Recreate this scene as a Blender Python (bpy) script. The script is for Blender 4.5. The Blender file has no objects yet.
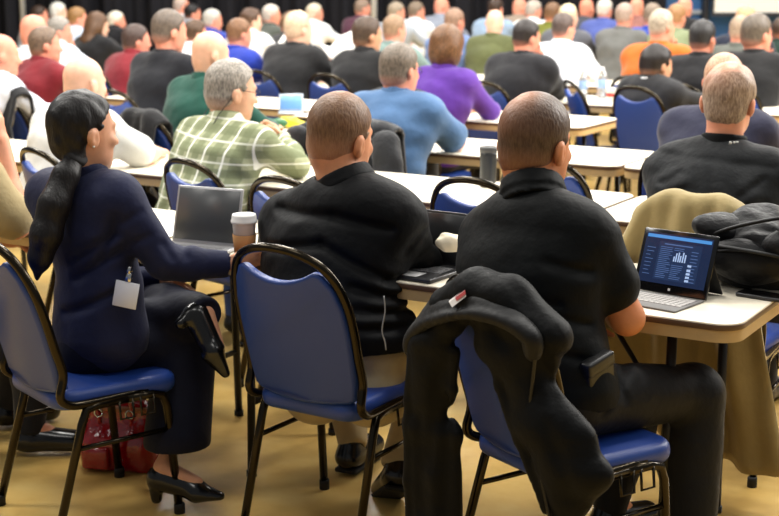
import bpy, bmesh, math, random
import numpy as np
from mathutils import Vector, Matrix
random.seed(7)
SC = bpy.context.scene
COL = SC.collection
F32 = np.float32
# ------------------------------------------------------------------ camera
FPX = 1400.0
PITCH = math.atan(294 / FPX)
CAM_H = 1.66
CP, SP = math.cos(PITCH), math.sin(PITCH)

def W(px, py, D):
    """point at horizontal distance D from the camera seen at pixel px,py"""
    v = (py - 258) / FPX
    ang = PITCH + math.atan(v)
    z = CAM_H - D * math.tan(ang)
    dep = D * CP + (CAM_H - z) * SP
    return np.array([(px - 389.5) / FPX * dep, D, z])

def WH(px, py, h):
    """point at height h seen at pixel px,py"""
    ang = PITCH + math.atan((py - 258) / FPX)
    return W(px, py, (CAM_H - h) / math.tan(ang))

UU = np.array([.857, -.515, 0.])     # along the table rows
NN = np.array([.515, .857, 0.])      # across the rows, towards the front of the room
def UN(u, n, z=0.):
    return UU * u + NN * n + np.array([0, 0, z])

def srgb(r, g, b):
    def c(v):
        v /= 255.
        return v / 12.92 if v <= .04045 else ((v + .055) / 1.055) ** 2.4
    return (c(r), c(g), c(b), 1.)

# ------------------------------------------------------------------ materials
MATS = {}
def new_mat(name):
    m = bpy.data.materials.new(name); m.use_nodes = True
    nt = m.node_tree
    return m, nt, nt.nodes['Principled BSDF']

def add_bump(nt, b, scale, strength, dist=.01, detail=3, kind='noise', stretch=None):
    tc = nt.nodes.new('ShaderNodeTexCoord')
    src = tc.outputs['Object']
    if stretch:
        mp = nt.nodes.new('ShaderNodeMapping'); mp.inputs['Scale'].default_value = stretch
        nt.links.new(src, mp.inputs['Vector']); src = mp.outputs['Vector']
    n = nt.nodes.new('ShaderNodeTexNoise')
    n.inputs['Scale'].default_value = scale; n.inputs['Detail'].default_value = detail
    nt.links.new(src, n.inputs['Vector'])
    bp = nt.nodes.new('ShaderNodeBump'); bp.inputs['Strength'].default_value = strength
    bp.inputs['Distance'].default_value = dist
    nt.links.new(n.outputs['Fac'], bp.inputs['Height'])
    nt.links.new(bp.outputs['Normal'], b.inputs['Normal'])
    return n

def mottle(nt, b, c, scale, amt, detail=4):
    tc = nt.nodes.new('ShaderNodeTexCoord')
    n = nt.nodes.new('ShaderNodeTexNoise'); n.inputs['Scale'].default_value = scale; n.inputs['Detail'].default_value = detail
    nt.links.new(tc.outputs['Object'], n.inputs['Vector'])
    r = nt.nodes.new('ShaderNodeValToRGB')
    r.color_ramp.elements[0].position = .3; r.color_ramp.elements[1].position = .7
    r.color_ramp.elements[0].color = tuple(x * (1 - amt) for x in c[:3]) + (1,)
    r.color_ramp.elements[1].color = tuple(min(1, x * (1 + amt)) for x in c[:3]) + (1,)
    nt.links.new(n.outputs['Fac'], r.inputs['Fac']); nt.links.new(r.outputs['Color'], b.inputs['Base Color'])
    return r

def cloth(rgb, rough=.85, bump=.35, sheen=.15):
    key = ('cloth', rgb, rough, bump)
    if key in MATS: return MATS[key]
    m, nt, b = new_mat('cloth'); c = srgb(*rgb)
    mottle(nt, b, c, 9, .10)
    b.inputs['Roughness'].default_value = rough
    b.inputs['Sheen Weight'].default_value = sheen; b.inputs['Sheen Roughness'].default_value = .5
    b.inputs['Specular IOR Level'].default_value = .22 if max(rgb) > 90 else (.10 if max(rgb) < 19 or max(rgb) > 23 else .2)
    add_bump(nt, b, 16, bump, .02, 4)
    MATS[key] = m; return m

def skin(rgb):
    key = ('skin', rgb)
    if key in MATS: return MATS[key]
    m, nt, b = new_mat('skin'); c = srgb(*rgb)
    mottle(nt, b, c, 22, .10)
    b.inputs['Roughness'].default_value = .5; b.inputs['Specular IOR Level'].default_value = .4
    b.inputs['Subsurface Weight'].default_value = .08
    b.inputs['Subsurface Radius'].default_value = (.02, .008, .004)
    MATS[key] = m; return m

def hairmat(rgb, scalp=(205, 150, 120), shine=.45):
    """hair strands over scalp; the mesh attribute 'dens' says how thick the hair grows"""
    key = ('hair', rgb, scalp, shine)
    if key in MATS: return MATS[key]
    m, nt, b = new_mat('hair'); c = srgb(*rgb); s = srgb(*scalp)
    tc = nt.nodes.new('ShaderNodeTexCoord')
    mp = nt.nodes.new('ShaderNodeMapping'); mp.inputs['Scale'].default_value = (1, 1, .3)
    nt.links.new(tc.outputs['Object'], mp.inputs['Vector'])
    n = nt.nodes.new('ShaderNodeTexNoise'); n.inputs['Scale'].default_value = 160; n.inputs['Detail'].default_value = 3
    nt.links.new(mp.outputs['Vector'], n.inputs['Vector'])
    r = nt.nodes.new('ShaderNodeValToRGB')
    r.color_ramp.elements[0].position = .32; r.color_ramp.elements[1].position = .68
    r.color_ramp.elements[0].color = tuple(x * .5 for x in c[:3]) + (1,)
    r.color_ramp.elements[1].color = tuple(min(1, x * 1.5) for x in c[:3]) + (1,)
    nt.links.new(n.outputs['Fac'], r.inputs['Fac'])
    at = nt.nodes.new('ShaderNodeAttribute'); at.attribute_name = 'dens'
    mx = nt.nodes.new('ShaderNodeMix'); mx.data_type = 'RGBA'
    mx.inputs['A'].default_value = s
    nt.links.new(r.outputs['Color'], mx.inputs['B']); nt.links.new(at.outputs['Fac'], mx.inputs['Factor'])
    nt.links.new(mx.outputs['Result'], b.inputs['Base Color'])
    b.inputs['Roughness'].default_value = shine; b.inputs['Specular IOR Level'].default_value = .35
    bp = nt.nodes.new('ShaderNodeBump'); bp.inputs['Strength'].default_value = .5; bp.inputs['Distance'].default_value = .004
    nt.links.new(n.outputs['Fac'], bp.inputs['Height']); nt.links.new(bp.outputs['Normal'], b.inputs['Normal'])
    MATS[key] = m; return m

def plain(name, rgb, rough=.5, metal=0., spec=.5, bump=None, mot=None, coat=0.):
    key = (name, rgb, rough, metal)
    if key in MATS: return MATS[key]
    m, nt, b = new_mat(name); c = srgb(*rgb)
    b.inputs['Base Color'].default_value = c
    b.inputs['Roughness'].default_value = rough; b.inputs['Metallic'].default_value = metal
    b.inputs['Specular IOR Level'].default_value = spec
    b.inputs['Coat Weight'].default_value = coat
    if mot: mottle(nt, b, c, *mot)
    if bump: add_bump(nt, b, *bump)
    MATS[key] = m; return m

# ------------------------------------------------------------------ objects
def tag(o, label=None, cat=None, group=None, kind=None):
    if label: o['label'] = label
    if cat: o['category'] = cat
    if group: o['group'] = group
    if kind: o['kind'] = kind
    return o

def empty(name, loc=(0, 0, 0), yaw=0.):
    o = bpy.data.objects.new(name, None); COL.objects.link(o)
    o.empty_display_size = .1
    o.location = tuple(float(v) for v in loc); o.rotation_euler = (0, 0, -math.radians(yaw))
    return o

def link(name, me, mat, parent=None):
    o = bpy.data.objects.new(name, me); COL.objects.link(o)
    if mat: me.materials.append(mat)
    if parent: o.parent = parent
    return o

def obj(name, bm, mat, parent=None, smooth=True, auto=None):
    bmesh.ops.recalc_face_normals(bm, faces=bm.faces)
    me = bpy.data.meshes.new(name); bm.to_mesh(me); bm.free()
    if smooth:
        for p in me.polygons: p.use_smooth = True
    if auto:
        me.set_sharp_from_angle(angle=math.radians(auto))
    return link(name, me, mat, parent)

def copy_tree(o, parent=None):
    c = o.copy(); COL.objects.link(c)
    if parent: c.parent = parent
    for ch in o.children: copy_tree(ch, c)
    return c

# ------------------------------------------------------------------ mesh helpers
def box(bm, lo, hi, bev=0., seg=2, M=None):
    ret = bmesh.ops.create_cube(bm, size=1)
    vs = ret['verts']
    for v in vs:
        v.co = Vector([lo[i] + (v.co[i] + .5) * (hi[i] - lo[i]) for i in range(3)])
    if bev:
        es = list({e for v in vs for e in v.link_edges})
        r = bmesh.ops.bevel(bm, geom=es, offset=bev, segments=seg, affect='EDGES', profile=.5)
        vs = list({v for f in r['faces'] for v in f.verts} | {v for v in vs if v.is_valid})
    if M is not None:
        for v in vs: v.co = M @ v.co
    return vs

def catmull(pts, n=6):
    P = [np.array(p, float) for p in pts]
    P = [2 * P[0] - P[1]] + P + [2 * P[-1] - P[-2]]
    out = []
    for i in range(1, len(P) - 2):
        for k in range(n):
            t = k / n
            a, b, c, d = P[i - 1:i + 3]
            out.append(.5 * ((2 * b) + (-a + c) * t + (2 * a - 5 * b + 4 * c - d) * t * t + (-a + 3 * b - 3 * c + d) * t ** 3))
    out.append(P[-2]); return out

def tube(bm, pts, r, seg=10, smooth=0, flat=1.):
    if smooth: pts = catmull(pts, smooth)
    P = [Vector(tuple(float(x) for x in p)) for p in pts]
    n = len(P); up = None; rings = []
    rs = r if isinstance(r, (list, tuple)) else [r] * n
    if len(rs) != n: rs = [rs[0] + (rs[-1] - rs[0]) * i / (n - 1) for i in range(n)]
    for i in range(n):
        t = (P[min(i + 1, n - 1)] - P[max(i - 1, 0)]).normalized()
        if up is None:
            up = Vector((0, 0, 1)) if abs(t.z) < .9 else Vector((1, 0, 0))
        s = t.cross(up).normalized(); up = s.cross(t).normalized()
        rings.append([bm.verts.new(P[i] + (s * math.cos(a) + up * math.sin(a) * flat) * rs[i]) for a in [2 * math.pi * k / seg for k in range(seg)]])
    for i in range(n - 1):
        for k in range(seg):
            bm.faces.new((rings[i][k], rings[i][(k + 1) % seg], rings[i + 1][(k + 1) % seg], rings[i + 1][k]))
    bm.faces.new(rings[0][::-1]); bm.faces.new(rings[-1])

def lathe(bm, prof, seg=24, M=None, cap=True):
    rings = []
    for (r, z) in prof:
        rings.append([bm.verts.new((r * math.cos(2 * math.pi * k / seg), r * math.sin(2 * math.pi * k / seg), z)) for k in range(seg)])
    for i in range(len(prof) - 1):
        for k in range(seg):
            bm.faces.new((rings[i][k], rings[i][(k + 1) % seg], rings[i + 1][(k + 1) % seg], rings[i + 1][k]))
    if cap:
        bm.faces.new(rings[0][::-1]); bm.faces.new(rings[-1])
    if M is not None:
        for rg in rings:
            for v in rg: v.co = M @ v.co

def offset2d(pts, d):
    n = len(pts); out = []
    for i in range(n):
        a, b, c = Vector(pts[i - 1]), Vector(pts[i]), Vector(pts[(i + 1) % n])
        t = (c - a).normalized(); nn = Vector((-t.y, t.x))
        out.append(b + nn * d)
    return out

def slab(bm, outline, t0, t1, bev, fn, seg=3):
    """outline (ccw 2d) extruded from t0 to t1 with rounded edges; fn(a,b,t)->xyz"""
    rings = []
    steps = [(t0 + bev * (1 - math.cos(a)), bev * (1 - math.sin(a))) for a in [math.pi / 2 * k / seg for k in range(seg + 1)]]
    steps += [(t1 - bev * (1 - math.sin(a)), bev * (1 - math.cos(a))) for a in [math.pi / 2 * k / seg for k in range(seg + 1)]]
    for (t, ins) in steps:
        o = offset2d(outline, ins) if ins > 1e-6 else [Vector(p) for p in outline]
        rings.append([bm.verts.new(fn(p.x, p.y, t)) for p in o])
    n = len(outline)
    for i in range(len(rings) - 1):
        for k in range(n):
            bm.faces.new((rings[i][k], rings[i][(k + 1) % n], rings[i + 1][(k + 1) % n], rings[i + 1][k]))
    bm.faces.new(rings[0][::-1]); bm.faces.new(rings[-1])

def rrect(x0, y0, x1, y1, r, seg=5):
    pts = []
    for (cx, cy, a0) in ((x1 - r, y0 + r, -90), (x1 - r, y1 - r, 0), (x0 + r, y1 - r, 90), (x0 + r, y0 + r, 180)):
        for k in range(seg + 1):
            a = math.radians(a0 + 90 * k / seg); pts.append((cx + r * math.cos(a), cy + r * math.sin(a)))
    return pts

# ------------------------------------------------------------------ solid modelling by distance fields
def smin(a, b, k):
    h = np.maximum(k - np.abs(a - b), 0) / k
    return np.minimum(a, b) - h * h * k * .25

def Rz(yaw):
    a = math.radians(yaw); c, s = math.cos(a), math.sin(a)
    return np.array([[c, s, 0], [-s, c, 0], [0, 0, 1.]])       # columns: right, forward, up for a heading yaw (clockwise from +Y)

def frame(yaw, pitch=0., roll=0.):
    """columns right, forward, up; pitch>0 looks down"""
    p, r = math.radians(-pitch), math.radians(roll)
    Rx = np.array([[1, 0, 0], [0, math.cos(p), -math.sin(p)], [0, math.sin(p), math.cos(p)]])
    Ry = np.array([[math.cos(r), 0, math.sin(r)], [0, 1, 0], [-math.sin(r), 0, math.cos(r)]])
    return Rz(yaw) @ Rx @ Ry

def cone(a, b, r1, r2, w=None, s=1.):
    """tapered capsule; along unit vector w it is 1/s times wider"""
    a = np.array(a, float); b = np.array(b, float); ba = b - a; L2 = max(ba @ ba, 1e-9)
    m = max(r1, r2) / min(s, 1.)
    if w is not None: w = np.array(w, float); w = w / np.linalg.norm(w)
    def fn(X, Y, Z):
        x, y, z = X - a[0], Y - a[1], Z - a[2]
        t = np.clip((x * ba[0] + y * ba[1] + z * ba[2]) / L2, 0, 1)
        x, y, z = x - t * ba[0], y - t * ba[1], z - t * ba[2]
        q = x * x + y * y + z * z
        if w is not None:
            d = x * w[0] + y * w[1] + z * w[2]
            q = q + (s * s - 1) * d * d
        return np.sqrt(np.maximum(q, 0)) - (r1 + t * (r2 - r1))
    return fn, np.minimum(a, b) - m, np.maximum(a, b) + m

def ell(c, r, R=None):
    c = np.array(c, float); r = np.array(r, float)
    m = max(r)
    def fn(X, Y, Z):
        x, y, z = X - c[0], Y - c[1], Z - c[2]
        if R is not None:
            x, y, z = (x * R[0, 0] + y * R[1, 0] + z * R[2, 0], x * R[0, 1] + y * R[1, 1] + z * R[2, 1], x * R[0, 2] + y * R[1, 2] + z * R[2, 2])
        k0 = np.sqrt((x / r[0]) ** 2 + (y / r[1]) ** 2 + (z / r[2]) ** 2)
        k1 = np.sqrt((x / r[0] ** 2) ** 2 + (y / r[1] ** 2) ** 2 + (z / r[2] ** 2) ** 2)
        return k0 * (k0 - 1) / np.maximum(k1, 1e-6)
    return fn, c - m, c + m

def rbox(c, half, rad, R=None):
    c = np.array(c, float); m = np.linalg.norm(half) + rad
    def fn(X, Y, Z):
        x, y, z = X - c[0], Y - c[1], Z - c[2]
        if R is not None:
            x, y, z = (x * R[0, 0] + y * R[1, 0] + z * R[2, 0], x * R[0, 1] + y * R[1, 1] + z * R[2, 1], x * R[0, 2] + y * R[1, 2] + z * R[2, 2])
        x, y, z = np.abs(x) - half[0], np.abs(y) - half[1], np.abs(z) - half[2]
        return np.sqrt(np.maximum(x, 0) ** 2 + np.maximum(y, 0) ** 2 + np.maximum(z, 0) ** 2) + np.minimum(np.maximum(x, np.maximum(y, z)), 0) - rad
    return fn, c - m, c + m

def band(c, ux, uy, up, r, hh, t, flare=.0, dip=.0, sq=1.08):
    c = np.array(c, float); m = r * sq + hh + t + .02
    def fn(X, Y, Z):
        x, y, z = X - c[0], Y - c[1], Z - c[2]
        a = x * ux[0] + y * ux[1] + z * ux[2]; b = (x * uy[0] + y * uy[1] + z * uy[2]) / sq; d = x * up[0] + y * up[1] + z * up[2]
        q = np.sqrt(a * a + b * b) + 1e-6
        d = d + dip * np.maximum(0, b / q) ** 2
        p1 = np.abs(q - r - flare * d) - t; p2 = np.abs(d) - hh
        return np.sqrt(np.maximum(p1, 0) ** 2 + np.maximum(p2, 0) ** 2) + np.minimum(np.maximum(p1, p2), 0) - t * .3
    return fn, c - m, c + m

class Field:
    def __init__(s): s.ops = []
    def add(s, prim, k=.02): s.ops.append(('u', prim, k)); return s
    def sub(s, prim, k=.01): s.ops.append(('s', prim, k)); return s
    def cut(s, fn): s.ops.append(('c', fn, 0)); return s           # keep where fn(X,Y,Z) < 0
    def warp(s, fn): s.ops.append(('w', fn, 0)); return s          # add a displacement
    def crease(s, a, b, D, depth=.008, w=.016):
        """a groove (depth>0) or ridge in the cloth, along a line lying at distance about D"""
        s.ops.append(('g', (W(a[0], a[1], D), W(b[0], b[1], D), depth, w), 0)); return s
    def chain(s, pts, rs, k=.02, w=None, sq=1.):
        for i in range(len(pts) - 1): s.add(cone(pts[i], pts[i + 1], rs[i], rs[i + 1], w, sq), k)
        return s
    def mesh(s, h, zmin=None):
        lo = np.min([o[1][1] for o in s.ops if o[0] == 'u'], axis=0) - 3 * h
        hi = np.max([o[1][2] for o in s.ops if o[0] == 'u'], axis=0) + 3 * h
        lo = np.floor(lo / h) * h
        n = np.ceil((hi - lo) / h).astype(int) + 1
        ax = [(lo[i] + h * np.arange(n[i])).astype(F32) for i in range(3)]
        F = np.full(n, .3, F32)
        full = (ax[0][:, None, None], ax[1][None, :, None], ax[2][None, None, :])
        for op, p, k in s.ops:
            if op == 'c':
                F = np.maximum(F, p(*full)).astype(F32); continue
            if op == 'w':
                F = (F + p(*full)).astype(F32); continue
            if op == 'g':
                a, b, depth, w = p; q0 = np.minimum(a, b) - 3 * w; q1 = np.maximum(a, b) + 3 * w
                sl = []
                for i in (0, 1, 2):
                    if i == 1: sl.append(slice(0, n[1])); continue
                    sl.append(slice(max(int((q0[i] - lo[i]) / h), 0), max(int((q1[i] - lo[i]) / h) + 1, 0)))
                sl = tuple(sl)
                x = ax[0][sl[0]][:, None] - a[0]; z = ax[2][sl[2]][None, :] - a[2]
                if x.size == 0 or z.size == 0: continue
                bx, bz = b[0] - a[0], b[2] - a[2]; L2 = bx * bx + bz * bz + 1e-9
                t0 = (x * bx + z * bz) / L2; t = np.clip(t0, 0, 1)
                d2 = (x - t * bx) ** 2 + (z - t * bz) ** 2
                e = np.exp(-d2 / (w * w)) * depth * np.clip(np.minimum(t0 + .3, 1.3 - t0) / .4, 0, 1)
                F[sl] += e[:, None, :].astype(F32); continue
            fn, a, b = p; mg = k + 2.5 * h
            i0 = np.maximum(np.floor((a - mg - lo) / h).astype(int), 0); i1 = np.minimum(np.ceil((b + mg - lo) / h).astype(int) + 1, n)
            if np.any(i1 <= i0): continue
            sl = tuple(slice(i0[i], i1[i]) for i in range(3))
            d = fn(ax[0][sl[0]][:, None, None], ax[1][sl[1]][None, :, None], ax[2][sl[2]][None, None, :])
            F[sl] = smin(F[sl], d, k) if op == 'u' else -smin(-F[sl], d, k)
        return surfnet(F, lo, h)

def surfnet(F, lo, h):
    S = F < 0
    c = np.zeros(tuple(np.array(F.shape) - 1), np.int8)
    for dx in (0, 1):
        for dy in (0, 1):
            for dz in (0, 1):
                c += S[dx:F.shape[0] - 1 + dx, dy:F.shape[1] - 1 + dy, dz:F.shape[2] - 1 + dz]
    act = (c > 0) & (c < 8)
    I = np.argwhere(act)
    if len(I) == 0: return np.zeros((0, 3)), np.zeros((0, 4), int)
    num = np.full(act.shape, -1, np.int32); num[act] = np.arange(len(I))
    acc = np.zeros((len(I), 3)); cnt = np.zeros(len(I))
    cor = [(a, b, d) for a in (0, 1) for b in (0, 1) for d in (0, 1)]
    for p in cor:
        for ax in range(3):
            if p[ax]: continue
            q = list(p); q[ax] = 1
            A = F[I[:, 0] + p[0], I[:, 1] + p[1], I[:, 2] + p[2]]; B = F[I[:, 0] + q[0], I[:, 1] + q[1], I[:, 2] + q[2]]
            m = (A < 0) != (B < 0)
            t = np.where(m, A / np.where(m, A - B, 1), 0)
            pos = np.repeat(np.array([p], float), len(I), 0); pos[:, ax] += t
            acc[m] += pos[m]; cnt[m] += 1
    V = lo + h * (I + acc / cnt[:, None])
    Q = []
    for ax in range(3):
        b, d = (ax + 1) % 3, (ax + 2) % 3
        s0 = [slice(1, -1)] * 3; s1 = [slice(1, -1)] * 3
        s0[ax] = slice(0, -1); s1[ax] = slice(1, None)
        A = S[tuple(s0)]; B = S[tuple(s1)]
        for flip in (False, True):
            E = np.argwhere((A & ~B) if not flip else (~A & B))
            if len(E) == 0: continue
            E[:, b] += 1; E[:, d] += 1
            def cell(ob, od):
                e = E.copy(); e[:, b] += ob; e[:, d] += od
                return num[e[:, 0], e[:, 1], e[:, 2]]
            q = [cell(-1, -1), cell(0, -1), cell(0, 0), cell(-1, 0)]
            if flip: q = q[::-1]
            Q.append(np.stack(q, 1))
    return V, np.concatenate(Q)

def np_obj(name, VQ, mat, parent=None, base=(0, 0, 0), attr=None):
    V, Q = VQ
    me = bpy.data.meshes.new(name)
    V = V - np.array(base, float)
    me.vertices.add(len(V)); me.vertices.foreach_set('co', V.astype(F32).ravel())
    me.loops.add(4 * len(Q)); me.loops.foreach_set('vertex_index', Q.astype(np.int32).ravel())
    me.polygons.add(len(Q)); me.polygons.foreach_set('loop_start', np.arange(0, 4 * len(Q), 4, dtype=np.int32))
    me.polygons.foreach_set('use_smooth', np.ones(len(Q), bool))
    me.update(calc_edges=True)
    if attr is not None:
        for k, v in attr.items():
            a = me.attributes.new(k, 'FLOAT', 'POINT'); a.data.foreach_set('value', np.asarray(v, F32))
    return link(name, me, mat, parent)

def wrinkle(amp, kx=22., seed=0, zs=1.6):
    r = np.random.RandomState(seed + 11)
    ks = [(r.normal(0, 1, 3) * np.array([1, 1, zs]), r.normal(0, 1, 3), r.uniform(0, 6, 2)) for _ in range(4)]
    def fn(X, Y, Z):
        o = 0.
        for k1, k2, ph in ks:
            k1 = k1 / np.linalg.norm(k1) * kx; k2 = k2 / np.linalg.norm(k2) * kx * .45
            o = o + np.sin(X * k1[0] + Y * k1[1] + Z * k1[2] + ph[0] + 1.9 * np.sin(X * k2[0] + Y * k2[1] + Z * k2[2] + ph[1]))
        return (amp * o / 4)
    return fn
# ------------------------------------------------------------------ people
def hand_prims(f, wr, fw, pn, side, g=0., curl=.5, sc=1.):
    """palm, four unequal bent fingers and a thumb; fw towards the fingers, pn out of the palm, side +1 right"""
    wr = np.array(wr, float); fw = np.array(fw, float); fw /= np.linalg.norm(fw)
    pn = np.array(pn, float); pn -= fw * (pn @ fw); pn /= np.linalg.norm(pn)
    sd = np.cross(fw, pn)                                  # across the palm
    th = sd * (1 if side > 0 else -1)                      # towards the thumb
    k0 = wr + fw * .085 * sc
    f.add(cone(wr + fw * .012, k0 - fw * .01, .017 + g, .018 + g, th, .5), .015)
    for i, (off, ln) in enumerate(((.031, .072), (.0105, .08), (-.0105, .074), (-.031, .058))):
        a = k0 + th * off * sc
        d1 = fw * math.cos(curl * .6) + pn * math.sin(curl * .6)
        d2 = fw * math.cos(curl * 1.8) + pn * math.sin(curl * 1.8)
        b = a + d1 * ln * .5 * sc; c = b + d2 * ln * .5 * sc
        f.add(cone(a - fw * .01, b, .0095 + g, .0085 + g), .004); f.add(cone(b, c, .0085 + g, .0072 + g), .003)
    a = wr + fw * .03 * sc + th * .026 * sc
    b = a + (fw * .6 + th * .65 + pn * .35) * .042 * sc; c = b + (fw * .85 + th * .1 + pn * .45) * .034 * sc
    f.add(cone(a, b, .013 + g, .010 + g), .008); f.add(cone(b, c, .010 + g, .008 + g), .004)

def head_prims(f, c, R, s=1., jowl=0., eyes=True):
    def L(*p): return c + R @ (np.array(p, float) * s)
    def E(p, r): return ell(L(*p), np.array(r) * s, R)
    f.add(E((0, -.012, .036), (.077, .098, .089)), .02)
    f.add(E((0, -.050, -.030), (.060, .052, .055)), .03)
    f.add(E((0, .028, -.032), (.063 + jowl, .064, .078)), .03)
    f.add(E((0, .036, -.074), (.052 + jowl, .052, .042)), .025)
    f.add(cone(L(0, .074, -.098), L(0, .078, -.094), .017 * s, .017 * s), .02)
    f.add(cone(L(-.034, .082, .026), L(.034, .082, .026), .010 * s, .010 * s), .02)
    for x in (-1, 1):
        f.sub(E((x * .032, .100, .006), (.018, .016, .012)), .014)
        f.add(E((x * .030, .080, .005), (.013, .012, .012)), .004)
        f.add(E((x * .040, .070, -.022), (.020, .018, .016)), .02)
    f.add(cone(L(0, .088, .012), L(0, .110, -.028), .007 * s, .0125 * s), .012)
    for x in (-1, 1): f.add(E((x * .012, .098, -.032), (.008, .010, .007)), .008)
    f.add(cone(L(-.018, .086, -.054), L(.018, .086, -.054), .006 * s, .006 * s), .006)
    f.add(cone(L(-.015, .086, -.065), L(.015, .086, -.065), .007 * s, .007 * s), .006)
    for x in (-1, 1):
        f.add(E((x * .079, -.014, -.013), (.010, .022, .033)), .006)
        f.add(E((x * .086, -.024, -.008), (.008, .016, .026)), .006)
        f.sub(E((x * .092, -.010, -.012), (.006, .010, .016)), .006)

def hair_field(kind, c, R, s=1., h=.01, seed=0, J=None):
    def L(*p): return c + R @ (np.array(p, float) * s)
    def E(p, r): return ell(L(*p), np.array(r) * s, R)
    f = Field()
    def loc(X, Y, Z):
        x, y, z = X - c[0], Y - c[1], Z - c[2]
        return tuple((x * R[0, i] + y * R[1, i] + z * R[2, i]) / s for i in range(3))
    tk = {'buzz': .004, 'short': .010, 'balding': .007, 'thin': .007, 'full': .016, 'pony': .010, 'bob': .02, 'long': .018}[kind]
    tk = max(tk, .35 * h + .004)
    f.add(E((0, -.014, .036), (.077 + tk, .098 + tk, .089 + tk)), .02)
    f.add(E((0, -.050, -.030), (.060 + tk * .7, .052 + tk * .7, .055 + tk * .5)), .03)
    if kind in ('bob', 'long'):
        f.add(E((0, -.03, -.03), (.098, .098, .10)), .03)
        if kind == 'long':
            for x in (-.05, 0, .05):
                f.chain([L(x, -.07, -.02), L(x * 1.1, -.105, -.15), L(x * .9, -.115, -.27), L(x * .5, -.105, -.36)], [.05 * s, .05 * s, .04 * s, .015 * s], .03)
    zs = np.array([-.30, -.10, -.06, -.025, .0, .03, .055, .085, .12, .3]); 
    if kind in ('bob', 'long'): yb = np.array([.01, .01, .015, .02, .028, .04, .06, .085, .12, .3])
    elif kind == 'pony': yb = np.array([-.09, -.06, -.035, -.03, .005, .03, .055, .082, .12, .3])
    elif kind == 'balding': yb = np.array([-.09, -.06, -.035, -.025, .005, .015, .0, -.03, -.07, -.2])
    elif kind == 'thin': yb = np.array([-.09, -.06, -.035, -.02, .008, .025, .036, .045, .06, .2])
    else: yb = np.array([-.09, -.06, -.033, -.018, .012, .034, .055, .078, .12, .3])
    def cutf(X, Y, Z):
        x, y, z = loc(X, Y, Z)
        x, y, z = np.broadcast_arrays(x, y, z)
        d = (y - np.interp(z, zs, yb) + (0 if kind in ('bob', 'long') else .25 * np.abs(x) * (z > .03))) * s
        zlo = {'bob': -.118, 'long': -.5}.get(kind, -.082)
        return np.maximum(d, (zlo - z) * s)
    f.cut(cutf)
    if kind not in ('bob', 'long'):
        for x in (-1, 1): f.sub(E((x * .088, -.006, -.020), (.030, .025, .040)), .004)
    if h < .009: f.warp(wrinkle(.0035 if kind != 'buzz' else .0012, 130, seed, .5))
    elif kind in ('full', 'bob', 'long'): f.warp(wrinkle(.006, 60, seed, .4))
    return f, loc

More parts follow.
